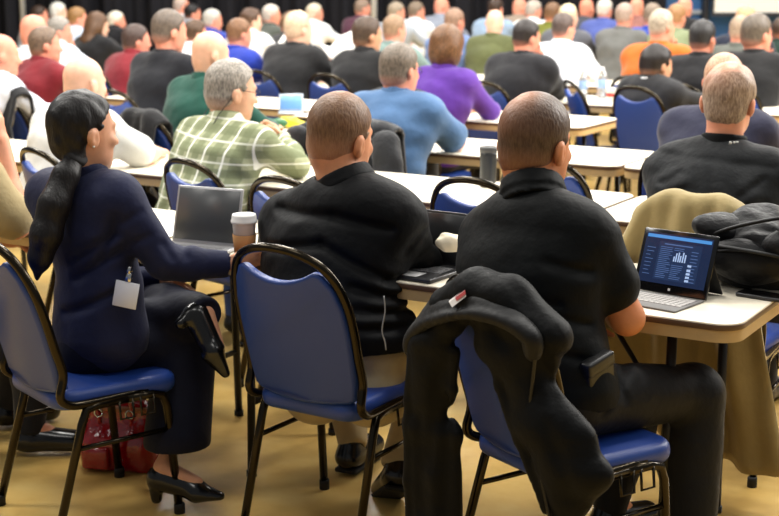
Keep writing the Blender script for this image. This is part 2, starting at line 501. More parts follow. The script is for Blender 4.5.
def person(spec, J, yaw, head_yaw, h, label, shirt_mat, skin_rgb, hair=('short', (90, 60, 40)), trouser_mat=None, shoe_mat=None,
           short=False, bulk=1., belly=0., head_s=1., head_pitch=6., head_roll=0., hands=True, collar=True, amp=.006, seed=0, jowl=0.,
           collar_mat=None, jacket=False, low=.47, dens=None, extra=None, group=None, skirt_hem=True, neck_r=.058, shirt_name='shirt', wide=1., slv=.82):
    """J: dict of world joints. One skin body, clothing and hair as its children."""
    base = np.array([J['pelvis'][0], J['pelvis'][1], 0.])
    root = empty('person', base); tag(root, label, 'person', group)
    R = Rz(yaw); rt, fw = R[:, 0], R[:, 1]
    hR = frame(head_yaw, head_pitch, head_roll); hc = np.array(J['head'], float)
    P = {k: np.array(v, float) for k, v in J.items()}
    sp = P['neck'] - P['pelvis']
    chest = P['pelvis'] + sp * .62; waist = P['pelvis'] + sp * .30; upper = P['pelvis'] + sp * .86
    if 'chest' in P: chest = P['chest']
    if 'waist' in P: waist = P['waist']
    sw = np.linalg.norm(P['shR'] - P['shL']) / 2
    shv = (P['shR'] - P['shL']); shv = shv / np.linalg.norm(shv)
    mid = (rt + shv); mid /= np.linalg.norm(mid)
    def torso(f, g, k):
        b = bulk
        f.add(cone(P['pelvis'], P['pelvis'] + [0, 0, .02], .115 * b + g, .115 * b + g, rt, .66), k)
        f.add(cone(P['pelvis'], waist, .112 * b + g, .105 * b + belly * .4 + g, rt, .70), k)
        if belly: f.add(ell(waist + fw * (.05 + belly * .3), (.13 * b + belly + g, .10 + belly + g, .15 + g), R), k)
        f.add(cone(waist, chest, .105 * b + belly * .4 + g, .112 * b + g, mid, .70), k)
        f.add(cone(chest, upper, .112 * b + g, .088 * b + g, shv, .60), k)
        n0 = P['neck']
        for sd in ('shL', 'shR'):
            f.add(cone(n0 + (P[sd] - n0) * .15 - np.array([0, 0, .03]), P[sd] + (n0 - P[sd]) * .12, .062 * b + g, .060 * b + g), k)
            f.add(cone(chest + (P[sd] - upper) * .5, P[sd] + (n0 - P[sd]) * .15, .075 * b + g, .062 * b + g), k)
    def arms(f, g, k, upto=2, g2=None):
        for s_ in 'LR':
            a, e, w = P['sh' + s_], P['el' + s_], P['wr' + s_]
            b = .5 + .5 * bulk
            if upto >= 2:
                f.add(cone(a, e, .056 * b + g, .044 * b + g), k)
                f.add(cone(e, e + (w - e) * .35, .042 * b + g, .042 * b + g), k * .7)
                f.add(cone(e + (w - e) * .3, w, .042 * b + g, .029 + g), k * .7)
            else:
                f.add(cone(a, a + (e - a) * slv, .058 * b + g, .056 * b + g * 1.5), k)
    def legs(f, g, k):
        for s_ in 'LR':
            hp, kn, an = P['hip' + s_], P['kn' + s_], P['an' + s_]
            f.add(cone(hp, kn, .082 * (.4 + .6 * bulk) + g, .058 + g), k)
            f.add(cone(kn, kn + (an - kn) * .35, .055 + g, .055 + g), k * .6)
            f.add(cone(kn + (an - kn) * .3, an, .055 + g, .036 + g * wide), k * .6)
    # ---- body
    f = Field()
    gi = -.016 - .35 * h
    torso(f, gi, .05); legs(f, gi, .03)
    fa = Field()
    arms(f, 0. if short else -.012, .03)
    f.add(cone(hc + hR @ np.array([0, -.022, -.055]) * head_s, P['neck'] - np.array([0, 0, .03]), neck_r, neck_r * 1.12), .03)
    head_prims(f, hc, hR, head_s, jowl)
    if hands:
        for s_ in 'LR':
            d = P.get('fg' + s_); w = P['wr' + s_]
            dirv = (d if d is not None else (w - P['el' + s_]))
            pn = P.get('pn' + s_, np.array([0, 0, -1.]))
            hand_prims(f, w, dirv, pn, 1 if s_ == 'R' else -1, 0., spec.get('curl' + s_, .5), spec.get('hs', 1.))
    for s_ in 'LR':
        f.add(cone(P['an' + s_], P['an' + s_] + P['toe' + s_] * .10 + spec.get('dn' + s_, np.array([0, 0, -1.])) * .045, .030 if spec.get('heel') else .035, .022), .02)
    np_obj('body', f.mesh(h), skin(skin_rgb), root, base)
    # ---- shirt
    f = Field(); g = .011 + .25 * h
    torso(f, g, .06)
    arms(f, g, .03, 1 if short else 2)
    if amp: f.warp(wrinkle(amp, 26, seed)); f.warp(wrinkle(amp * .5, 55, seed + 5))
    def low_cut(X, Y, Z): return (low - Z) + 0 * X + 0 * Y
    f.cut(low_cut)
    nb = P['neck']; up = hc + hR @ np.array([0, -.022, -.055]) - nb; up = up / np.linalg.norm(up)
    if not short:
        for s_ in 'LR':
            w, e = P['wr' + s_], P['el' + s_]; dv = (w - e) / np.linalg.norm(w - e)
            f.ops.append(('x', None, 0)); f.ops.pop()
            f.sub((lambda w=w, dv=dv: (lambda X, Y, Z: np.sqrt((X - w[0]) ** 2 + (Y - w[1]) ** 2 + (Z - w[2]) ** 2) - .040 + 0 * X, w - .04, w + .04))(), .004)
    if extra and 'shirt' in extra: extra['shirt'](f, P)
    # neck opening
    f.sub(cone(nb + up * .05, nb + up * .25, neck_r + .008, neck_r + .03), .01)
    so = np_obj(shirt_name, f.mesh(h), shirt_mat, root, base)
    if collar:
        f = Field(); rr = neck_r + .011
        ux = np.cross(fw, up); ux /= np.linalg.norm(ux); uy = np.cross(up, ux)
        cc = nb + up * .03 + uy * .004
        f.add(band(cc - up * .008, ux, uy, up, rr, .034 if h < .01 else .022, max(.0045, .3 * h), -.15, .02), .004)
        f.add(band(cc + up * .006, ux, uy, up, rr + .003 + .2 * h, .020, max(.003, .3 * h), -.18, .022), .006)
        np_obj('collar', f.mesh(min(h, .009)), collar_mat or shirt_mat, root, base)
    # ---- trousers
    f = Field(); g = .014 + .25 * h
    f.add(ell(P['pelvis'] - [0, 0, .025], (.168 * bulk + g, .122 * bulk + g, .095), R), .04)
    legs(f, g, .04)
    if amp: f.warp(wrinkle(amp * 1.1, 24, seed + 3))
    for s_ in 'LR':
        an, kn = P['an' + s_], P['kn' + s_]; dv = (an - kn) / np.linalg.norm(an - kn)
        q = an + dv * (.092 if spec.get('heel') else .088)
        f.sub((lambda q=q, dv=dv: (lambda X, Y, Z: np.sqrt((X - q[0]) ** 2 + (Y - q[1]) ** 2 + (Z - q[2]) ** 2) - .075, q - .075, q + .075))(), .004)
    if extra and 'trousers' in extra: extra['trousers'](f, P)
    np_obj('trousers', f.mesh(h), trouser_mat or cloth((38, 38, 42)), root, base)
    # ---- shoes
    for s_ in 'LR':
        a = P['an' + s_]; d = P['toe' + s_] / np.linalg.norm(P['toe' + s_])
        dn = spec.get('dn' + s_, np.array([0, 0, -1.]))
        sx = np.cross(d, dn)
        if spec.get('heel'):
            f = Field()
            f.add(cone(a + dn * .032 - d * .015, a + dn * .065 + d * .09, .041, .034), .02)
            f.add(cone(a + dn * .075 + d * .10, a + dn * .085 + d * .17, .031, .013, sx, .7), .02)
            f.add(cone(a + dn * .05 - d * .030, a + dn * .10 - d * .034, .024, .018), .012)
            np_obj('shoe', f.mesh(min(h, .007)), shoe_mat or plain('shoe_leather', (18, 17, 17), .35), root, base)
        else:
            f = Field()
            f.add(cone(a + dn * .01 - d * .01, a + dn * .05, .040, .042), .02)
            f.add(cone(a + dn * .052 - d * .03, a + dn * .058 + d * .15, .038, .034, sx, .85), .025)
            f.add(cone(a + dn * .045 + d * .05, a + dn * .06 + d * .15, .038, .032), .02)
            q0 = a + dn * .092
            f.cut(lambda X, Y, Z, q0=q0, dn=dn: (X - q0[0]) * dn[0] + (Y - q0[1]) * dn[1] + (Z - q0[2]) * dn[2])
            so_ = np_obj('shoe', f.mesh(min(h, .008)), shoe_mat or plain('shoe_leather', (18, 17, 17), .35), root, base)
            if h < .008:
                f = Field(); f.add(rbox(a + dn * .094 + d * .06, (.036, .105, .002), .006, np.stack([sx, d, -dn], 1)), .01)
                np_obj('sole', f.mesh(.006), plain('shoe_sole', (12, 12, 12), .7), so_, base)
    # ---- hair
    if hair[0] != 'bald':
        f, loc = hair_field(hair[0], hc, hR, head_s, h, seed)
        if extra and 'hair' in extra: extra['hair'](f, P)
        V, Q = f.mesh(min(h, .008) if h < .011 else h * .75)
        x, y, z = loc(V[:, 0], V[:, 1], V[:, 2])
        d = np.ones(len(V)) * (1. if hair[0] not in ('buzz', 'thin') else .85)
        if hair[0] in ('short', 'thin', 'buzz', 'full'): d = d * np.clip(.25 + (z + .082) * 12, .15, 1)
        if dens is not None: d = dens(x, y, z)
        np_obj('hair', (V, Q), hairmat(hair[1], tuple(int(v * .97) for v in skin_rgb)), root, base, {'dens': d})
    if h < .0075:
        for x in (-1, 1):
            bm = bmesh.new(); p = hc + hR @ (np.array([x * .0305, .0835, .005]) * head_s)
            bmesh.ops.create_uvsphere(bm, u_segments=16, v_segments=10, radius=.0105 * head_s, matrix=Matrix.Translation(Vector(tuple(p - base))))
            e = obj('eye', bm, plain('eye_white', (225, 220, 215), .2), root)
            bm = bmesh.new(); p2 = p + hR[:, 1] * .0075
            bmesh.ops.create_uvsphere(bm, u_segments=12, v_segments=8, radius=.0045, matrix=Matrix.Translation(Vector(tuple(p2 - base))))
            obj('iris', bm, plain('iris_brown', (50, 35, 22), .15), e)
    return root, P, hR, hc

def seated(head, yaw, lean=.30, arms=('table', 'table'), sw=.185, spread=1., h_ref=None):
    """joints of a seated listener whose head centre is at `head`"""
    R = Rz(yaw)
    def d(a): return np.array([0, math.sin(a), math.cos(a)])
    pel = np.array([0, 0, .55]); wst = pel + .16 * d(lean * .8); che = wst + .17 * d(lean); nek = che + .185 * d(lean * 1.1)
    hd = nek + np.array([0, .045, .155])
    zs = (head[2] - .55) / (hd[2] - .55)
    def Zs(p): p = p.copy(); p[2] = .55 + (p[2] - .55) * zs; return p
    L = {'pelvis': pel, 'waist': Zs(wst), 'chest': Zs(che), 'neck': Zs(nek), 'head': Zs(hd)}
    for s_, x, st in (('L', -1, arms[0]), ('R', 1, arms[1])):
        sh = L['neck'] + np.array([x * sw, -.005, -.072])
        L['sh' + s_] = sh
        if st == 'table':
            el = sh + np.array([x * .055, .17, -.22]); el[2] = max(el[2], .795)
            wr = np.array([x * .13, el[1] + .20, .775])
            L['el' + s_] = el; L['wr' + s_] = wr
        elif st == 'chin':
            el = np.array([x * .16, sh[1] + .20, .80]); wr = L['head'] + np.array([x * .045, .085, -.17])
            L['el' + s_] = el; L['wr' + s_] = wr; L['fg' + s_] = R @ np.array([-x * .2, .0, 1.]); L['pn' + s_] = R @ np.array([0, -1., .1])
        elif st == 'lap':
            L['el' + s_] = sh + np.array([x * .06, .03, -.27]); L['wr' + s_] = np.array([x * .09, .24, .68])
        elif st == 'up':
            L['el' + s_] = sh + np.array([x * .10, .22, -.12]); L['wr' + s_] = sh + np.array([x * .02, .32, .10]); L['fg' + s_] = R @ np.array([0, .3, 1.]); L['pn' + s_] = R @ np.array([-x, 0., 0])
        L['hip' + s_] = np.array([x * .09, .02, .54]); L['kn' + s_] = np.array([x * .13 * spread, .43, .515]); L['an' + s_] = np.array([x * .13 * spread, .40, .095])
        L['toe' + s_] = R @ np.array([x * .15, 1., 0])
    org = np.array([head[0], head[1], 0]) - R @ np.array([L['head'][0], L['head'][1], 0])
    J = {}
    for k, v in L.items():
        J[k] = v if k[:2] in ('to', 'fg', 'pn') else org + R @ v
    return J, org
# ------------------------------------------------------------------ shared materials
def vinyl(name, rgb, rough, bumpv):
    m, nt, b = new_mat(name)
    b.inputs['Base Color'].default_value = srgb(*rgb); b.inputs['Roughness'].default_value = rough
    b.inputs['Specular IOR Level'].default_value = .5
    add_bump(nt, b, 260, bumpv, .002, 2)
    return m
M_BLUE = vinyl('blue_vinyl', (31, 62, 136), .40, .25)
M_BRONZE = plain('bronze_tube', (50, 44, 34), .2, .9, .5, (60, .15, .002))
M_GLIDE = plain('black_rubber', (16, 16, 16), .7)
M_LAM = plain('cream_laminate', (236, 226, 205), .42, 0, .4, None, (30, .03))
M_EDGE = plain('brown_edge_strip', (88, 62, 40), .5)
M_APRON = plain('tan_apron', (186, 158, 112), .55, 0, .3, None, (20, .06))
M_BLACKM = plain('black_metal', (24, 24, 25), .4, .3)
M_BLACK = plain('black_plastic', (18, 18, 20), .4)
M_DCLOTH = cloth((30, 31, 34), .8, .5)

# ------------------------------------------------------------------ the setting
def make_floor():
    m, nt, b = new_mat('stained_concrete')
    tc = nt.nodes.new('ShaderNodeTexCoord')
    n1 = nt.nodes.new('ShaderNodeTexNoise'); n1.inputs['Scale'].default_value = 1.6; n1.inputs['Detail'].default_value = 6; n1.inputs['Distortion'].default_value = .6
    n2 = nt.nodes.new('ShaderNodeTexNoise'); n2.inputs['Scale'].default_value = 9; n2.inputs['Detail'].default_value = 5
    nt.links.new(tc.outputs['Object'], n1.inputs['Vector']); nt.links.new(tc.outputs['Object'], n2.inputs['Vector'])
    mm = nt.nodes.new('ShaderNodeMix'); mm.data_type = 'FLOAT'; mm.inputs['Factor'].default_value = .35
    nt.links.new(n1.outputs['Fac'], mm.inputs['A']); nt.links.new(n2.outputs['Fac'], mm.inputs['B'])
    r = nt.nodes.new('ShaderNodeValToRGB')
    r.color_ramp.elements[0].position = .30; r.color_ramp.elements[0].color = srgb(186, 146, 76)
    r.color_ramp.elements[1].position = .72; r.color_ramp.elements[1].color = srgb(232, 204, 134)
    e = r.color_ramp.elements.new(.5); e.color = srgb(216, 178, 102)
    nt.links.new(mm.outputs['Result'], r.inputs['Fac']); nt.links.new(r.outputs['Color'], b.inputs['Base Color'])
    b.inputs['Roughness'].default_value = .30; b.inputs['Specular IOR Level'].default_value = .5
    add_bump(nt, b, 6, .06, .01, 3)
    bm = bmesh.new(); box(bm, (-13, -1.5, -.1), (13, 22, 0))
    tag(obj('floor', bm, m, smooth=False), kind='structure')
make_floor()

M_DRAPE = plain('black_drape', (26, 26, 31), .85, 0, .2, (40, .2, .005))
def curtain_panel(x0, x1, y, seed, label):
    r = random.Random(seed)
    root = empty('curtain', ((x0 + x1) / 2, y, 0)); tag(root, label, 'curtain', 'black drapes along the back wall')
    bm = bmesh.new(); n = int((x1 - x0) / .035); prev = None
    ph = [r.uniform(0, 6) for _ in range(4)]
    for i in range(n + 1):
        x = x0 + (x1 - x0) * i / n
        o = .10 * math.sin(x * 13 + ph[0] + 1.2 * math.sin(x * 3.1 + ph[1])) + .04 * math.sin(x * 29 + ph[2])
        cx = x - (x0 + x1) / 2
        col = [bm.verts.new((cx, o * (1.15 - .1 * k), .03 + 3.6 * k / 3)) for k in range(4)]
        col2 = [bm.verts.new((cx, o * (1.15 - .1 * k) + .012, .03 + 3.6 * k / 3)) for k in range(4)]
        if prev:
            for k in range(3):
                bm.faces.new((prev[0][k], col[k], col[k + 1], prev[0][k + 1])); bm.faces.new((prev[1][k + 1], col2[k + 1], col2[k], prev[1][k]))
        prev = (col, col2)
    obj('fabric', bm, M_DRAPE, root)
    bm = bmesh.new(); tube(bm, [(-(x1 - x0) / 2, 0, 3.63), ((x1 - x0) / 2, 0, 3.63)], .03)
    obj('rail', bm, M_BLACKM, root)
YB = 19.0
def xb(px, D=YB): return (px - 389.5) / FPX * (D * CP + .4 * SP)
M_POLE = plain('pale_upright', (205, 205, 200), .4, .2)
for i, (pa, pb, lb) in enumerate(((-520, 20, 'black drape left of the pale upright at the far left'), (24, 371, 'long black drape between the two pale uprights'), (376, 668, 'black drape right of the second pale upright'))):
    curtain_panel(xb(pa), xb(pb), YB, i + 3, lb)
for px, lb in ((22.3, 'pale drape upright standing at the far left of the drapes'), (373.5, 'pale drape upright between the middle and right drapes')):
    root = empty('drape_upright', (xb(px), YB - .02, 0)); tag(root, lb, 'pole', 'drape uprights')
    bm = bmesh.new(); tube(bm, [(0, 0, .01), (0, 0, 3.7)], .038 if px < 100 else .05, 14); obj('pole', bm, M_POLE, root)
    bm = bmesh.new(); lathe(bm, [(.25, 0), (.25, .012), (.06, .02), (.06, .06)], 20); obj('base_plate', bm, M_BLACKM, root)
M_BWALL = plain('blue_wall_paint', (44, 92, 146), .6, 0, .4, None, (3, .05))
bm = bmesh.new(); box(bm, (xb(650), YB + .5, 0), (13, YB + .7, 4.2)); tag(obj('wall_back', bm, M_BWALL, smooth=False), kind='structure')
bm = bmesh.new(); box(bm, (-13, YB + .5, 0), (xb(650), YB + .7, 4.2)); tag(obj('wall_back_left', bm, plain('grey_wall', (120, 120, 122), .7), smooth=False), kind='structure')
bm = bmesh.new(); box(bm, (xb(709.5), YB + .30, 0), (xb(715), YB + .5, 4.2), .01); tag(obj('trim_1', bm, plain('dark_trim', (28, 30, 38), .5), smooth=False), kind='structure')
bm = bmesh.new(); zc = W(690, 12, YB + .45)[2]; box(bm, (xb(664), YB + .44, zc - .03), (xb(709.5), YB + .5, zc + .03), .008); tag(obj('trim_2', bm, plain('grey_rail', (140, 150, 162), .5), smooth=False), kind='structure')
# projection screen
zb = W(745, 16.5, YB)[2]
root = empty('projection_screen', (xb(714), YB + .1, zb)); tag(root, 'pale projection screen with a dark frame on the blue wall', 'screen')
bm = bmesh.new(); box(bm, (.03, -.01, .05), (2.1, .02, 1.7)); obj('screen_fabric', bm, plain('screen_white', (226, 224, 216), .7), root, False)
bm = bmesh.new()
for lo, hi in (((0, -.03, 0), (2.13, .03, .05)), ((0, -.03, .05), (.03, .03, 1.7)), ((2.1, -.03, .05), (2.13, .03, 1.7)), ((0, -.03, 1.7), (2.13, .03, 1.75))): box(bm, lo, hi, .004)
obj('frame', bm, plain('dark_trim', (28, 30, 38), .5), root, False)
bm = bmesh.new(); box(bm, (1.0, .02, 1.2), (1.13, .4, 1.5)); obj('wall_bracket', bm, M_BLACKM, root, False)

# ------------------------------------------------------------------ chairs
def make_chair(full=True):
    root = empty('banquet_chair')
    bm = bmesh.new()
    ZS = .975; out = []
    for (x, y) in rrect(-.212, -.20, .212, .205, .07, 6): out.append((x * (1 - .10 * (.2 - y) / .4), y))
    slab(bm, out, .396, .457, .026, lambda a, b, t: (a, b, t + .010 * max(0, 1 - (a / .2) ** 2) * max(0, 1 - (b / .22) ** 2) * (t > .43)), 4)
    obj('seat', bm, M_BLUE, root)
    def back(x, z, t): return (x, -.215 - (z - .5) * .27 + t + .035 * (abs(x) / .2) ** 2, z)
    pts = []
    for k in range(7): pts.append((-.165 + .33 * k / 6, .455 - .012 * math.sin(math.pi * k / 6)))
    pts += [(.190, .47), (.197, .52), (.201, .60), (.202, .68), (.197, .75), (.179, .815), (.153, .855), (.138, .862), (.124, .863)]
    for k in range(1, 8):
        a = k / 8; x = .124 - .248 * a
        pts.append((x, .863 - .036 * math.sin(math.pi * a) ** .8))
    pts += [(-.124, .863), (-.138, .862), (-.153, .855), (-.179, .815), (-.197, .75), (-.202, .68), (-.201, .60), (-.197, .52), (-.190, .47)]
    bm = bmesh.new(); slab(bm, pts, -.016, .022, .013, lambda a, b, t: back(a, b, t), 4)
    obj('backrest', bm, M_BLUE, root)
    def bk(x, z): return back(x, z, 0)
    arch = [(.195, .09, .418), (.205, -.10, .418), (.210, -.165, .425), (.212, -.195, .455), bk(.210, .52), bk(.210, .60), bk(.211, .69), bk(.206, .76), bk(.186, .83), bk(.148, .882), bk(.08, .915), bk(0, .925)]
    arch = arch + [(-p[0], p[1], p[2]) for p in arch[-2::-1]]
    bm = bmesh.new(); tube(bm, arch, .0135, 10, 4); obj('back_frame', bm, M_BRONZE, root)
    for x in (-1, 1):
        bm = bmesh.new(); tube(bm, [(x * .205, .02, .408), (x * .207, -.08, .408), (x * .210, -.115, .40), (x * .212, -.132, .36), (x * .218, -.230, .012)], [.0135] * 5, 10, 0); l = obj('leg', bm, M_BRONZE, root)
        bm2 = bmesh.new(); tube(bm2, [(x * .205, .02, .408), (x * .205, .10, .408), (x * .206, .135, .398), (x * .207, .150, .36), (x * .212, .178, .012)], [.0135] * 5, 10, 0); l2 = obj('leg', bm2, M_BRONZE, root)
        if full:
            for ll, yy, xx in ((l, -.231, .218), (l2, .179, .212)):
                bm = bmesh.new(); lathe(bm, [(.017, 0), (.017, .03), (.0145, .034)], 12, Matrix.Translation((x * xx, yy, 0))); obj('foot_glide', bm, M_GLIDE, ll)
    if full:
        for x in (-1, 1):
            bm = bmesh.new(); tube(bm, [(x * .2135, -.156, .285), (x * .2085, .156, .285)], .0085, 8); obj('stretcher', bm, M_BRONZE, root)
        bm = bmesh.new(); tube(bm, [(-.209, -.10, .402), (.209, -.10, .402)], .011, 8); obj('crossbar', bm, M_BRONZE, root)
        bm = bmesh.new(); tube(bm, [(-.206, .11, .402), (.206, .11, .402)], .011, 8); obj('crossbar', bm, M_BRONZE, root)
        for y in (.01, .08):
            bm = bmesh.new(); tube(bm, [(.215, y - .022, .41), (.222, y - .022, .352), (.222, y + .022, .352), (.215, y + .022, .41)], .0042, 8); obj('ganging_hook', bm, M_BRONZE, root)
    for ch in root.children_recursive:
        for v in ch.data.vertices: v.co.z *= ZS; v.co.x *= .94
    return root
CH_FULL, CH_FAR = make_chair(True), make_chair(False)
USED = set()
def chair(x, y, yaw, label, full=False, group='blue banquet chairs'):
    src = CH_FULL if full else CH_FAR
    if full not in USED: USED.add(full); o = src
    else: o = copy_tree(src)
    o.location = (float(x), float(y), 0); o.rotation_euler = (0, 0, -math.radians(yaw))
    tag(o, label, 'chair', group)
    return o
def chair_back(px, py, h, yaw, label, full=True, back=.33):
    """chair whose top rail centre sits at height h where the photo shows it"""
    p = WH(px, py, h); o = p + Rz(yaw)[:, 1] * back
    return chair(o[0], o[1], yaw, label, full)

# ------------------------------------------------------------------ tables
def make_table(u0, u1, n0, label, depth=.61, tilt=0.):
    c = UN((u0 + u1) / 2, n0 + depth / 2)
    yaw = 31.0
    root = empty('folding_table', c, yaw); tag(root, label, 'table', 'long folding tables in rows')
    hw, hd = (u1 - u0) / 2 - .006, depth / 2
    bm = bmesh.new(); slab(bm, rrect(-hw, -hd, hw, hd, .07, 6), .728, .742, .003, lambda a, b, t: (a, b, t), 2); obj('tabletop', bm, M_LAM, root, auto=40)
    bm = bmesh.new(); slab(bm, rrect(-hw - .002, -hd - .002, hw + .002, hd + .002, .072, 6), .722, .7385, .004, lambda a, b, t: (a, b, t), 2); obj('edge_strip', bm, M_EDGE, root, auto=40)
    bm = bmesh.new()
    o = rrect(-hw + .002, -hd + .002, hw - .002, hd - .002, .068, 6); i_ = rrect(-hw + .022, -hd + .022, hw - .022, hd - .022, .05, 6); n = len(o)
    R = [[bm.verts.new((p[0], p[1], z)) for p in q] for q, z in ((o, .690), (o, .7225), (i_, .7225), (i_, .690))]
    for k in range(4):
        for j in range(n): bm.faces.new((R[k][j], R[k][(j + 1) % n], R[(k + 1) % 4][(j + 1) % n], R[(k + 1) % 4][j]))
    obj('apron', bm, M_APRON, root, auto=40)
    for x in (-1, 1):
        for y in (-1, 1):
            bm = bmesh.new(); tube(bm, [(x * (hw - .2), y * (hd - .08), .724), (x * (hw - .2), y * (hd - .06), .02)], .014, 10); tube(bm, [(x * (hw - .2), y * (hd - .06), .02), (x * (hw - .2), y * (hd - .06), 0)], .018, 10); obj('leg', bm, M_BLACKM, root)
        bm = bmesh.new(); tube(bm, [(x * (hw - .2), -hd + .065, .25), (x * (hw - .2), hd - .065, .25)], .011, 8); obj('crossbar', bm, M_BLACKM, root)
        bm = bmesh.new(); tube(bm, [(x * (hw - .2), 0, .25), (x * (hw - .52), 0, .70)], .008, 8); obj('brace', bm, M_BLACKM, root)
HEADN = {2: 4.86, 3: 6.02, 4: 7.42, 5: 8.74, 6: 10.3, 7: 12.5, 8: 14.6, 9: 16.0, 10: 16.5}
ROWN = {1: 3.47, 2: 4.75, 3: 6.05, 4: 7.42, 5: 8.72, 6: 10.05, 7: 11.4}
for r, u0, u1, lb in (
    (1, -2.86, -1.03, 'cream folding table with the glowing tablet and black backpack on it'),
    (1, -4.70, -2.87, 'cream folding table under the open grey laptop and coffee cup'),
    (2, -2.02, -.19, 'cream folding table in front of the nearest grey haired person, above the khaki coat'),
    (2, -3.85, -2.03, 'cream folding table holding the tall black travel mug'),
    (2, -5.68, -3.86, 'cream folding table in front of the bald person in the pale shirt'),
    (3, -2.40, -.57, 'long cream folding table in front of the empty blue chair right of centre'),
    (3, -4.23, -2.41, 'cream folding table in front of the person in the light blue polo'),
    (3, -6.06, -4.24, 'cream folding table with the small pale tablet and yellow snack bag'),
    (4, -5.01, -3.18, 'cream folding table whose corner shows in front of the person in purple'),
    (4, -6.84, -5.02, 'cream folding table in front of the person in the green shirt'),
    (5, -4.62, -2.79, 'cream folding table with water bottles, left of the dark suited person'),
    (5, -6.45, -4.63, 'cream folding table in front of the two persons in black jackets'),
    (5, -2.78, -.95, 'cream folding table at the right edge behind the bald person in navy'),
    (6, -5.6, -3.77, 'cream folding table in front of the person in the white shirt and dark hair'),
    (6, -3.76, -1.93, 'cream folding table in front of the person in the orange jacket')):
    make_table(u0, u1, ROWN[r], lb)
# ------------------------------------------------------------------ the audience behind the first row
BR, DB, BK, GR, WH_, BL, LG = (96, 66, 44), (58, 42, 32), (26, 22, 22), (132, 126, 118), (222, 214, 204), (176, 140, 92), (168, 160, 150)
SK, SKR, SKP, SKT = (226, 168, 138), (226, 150, 124), (236, 186, 158), (206, 150, 116)
WHT = (236, 236, 236)
def E_(**k): return k
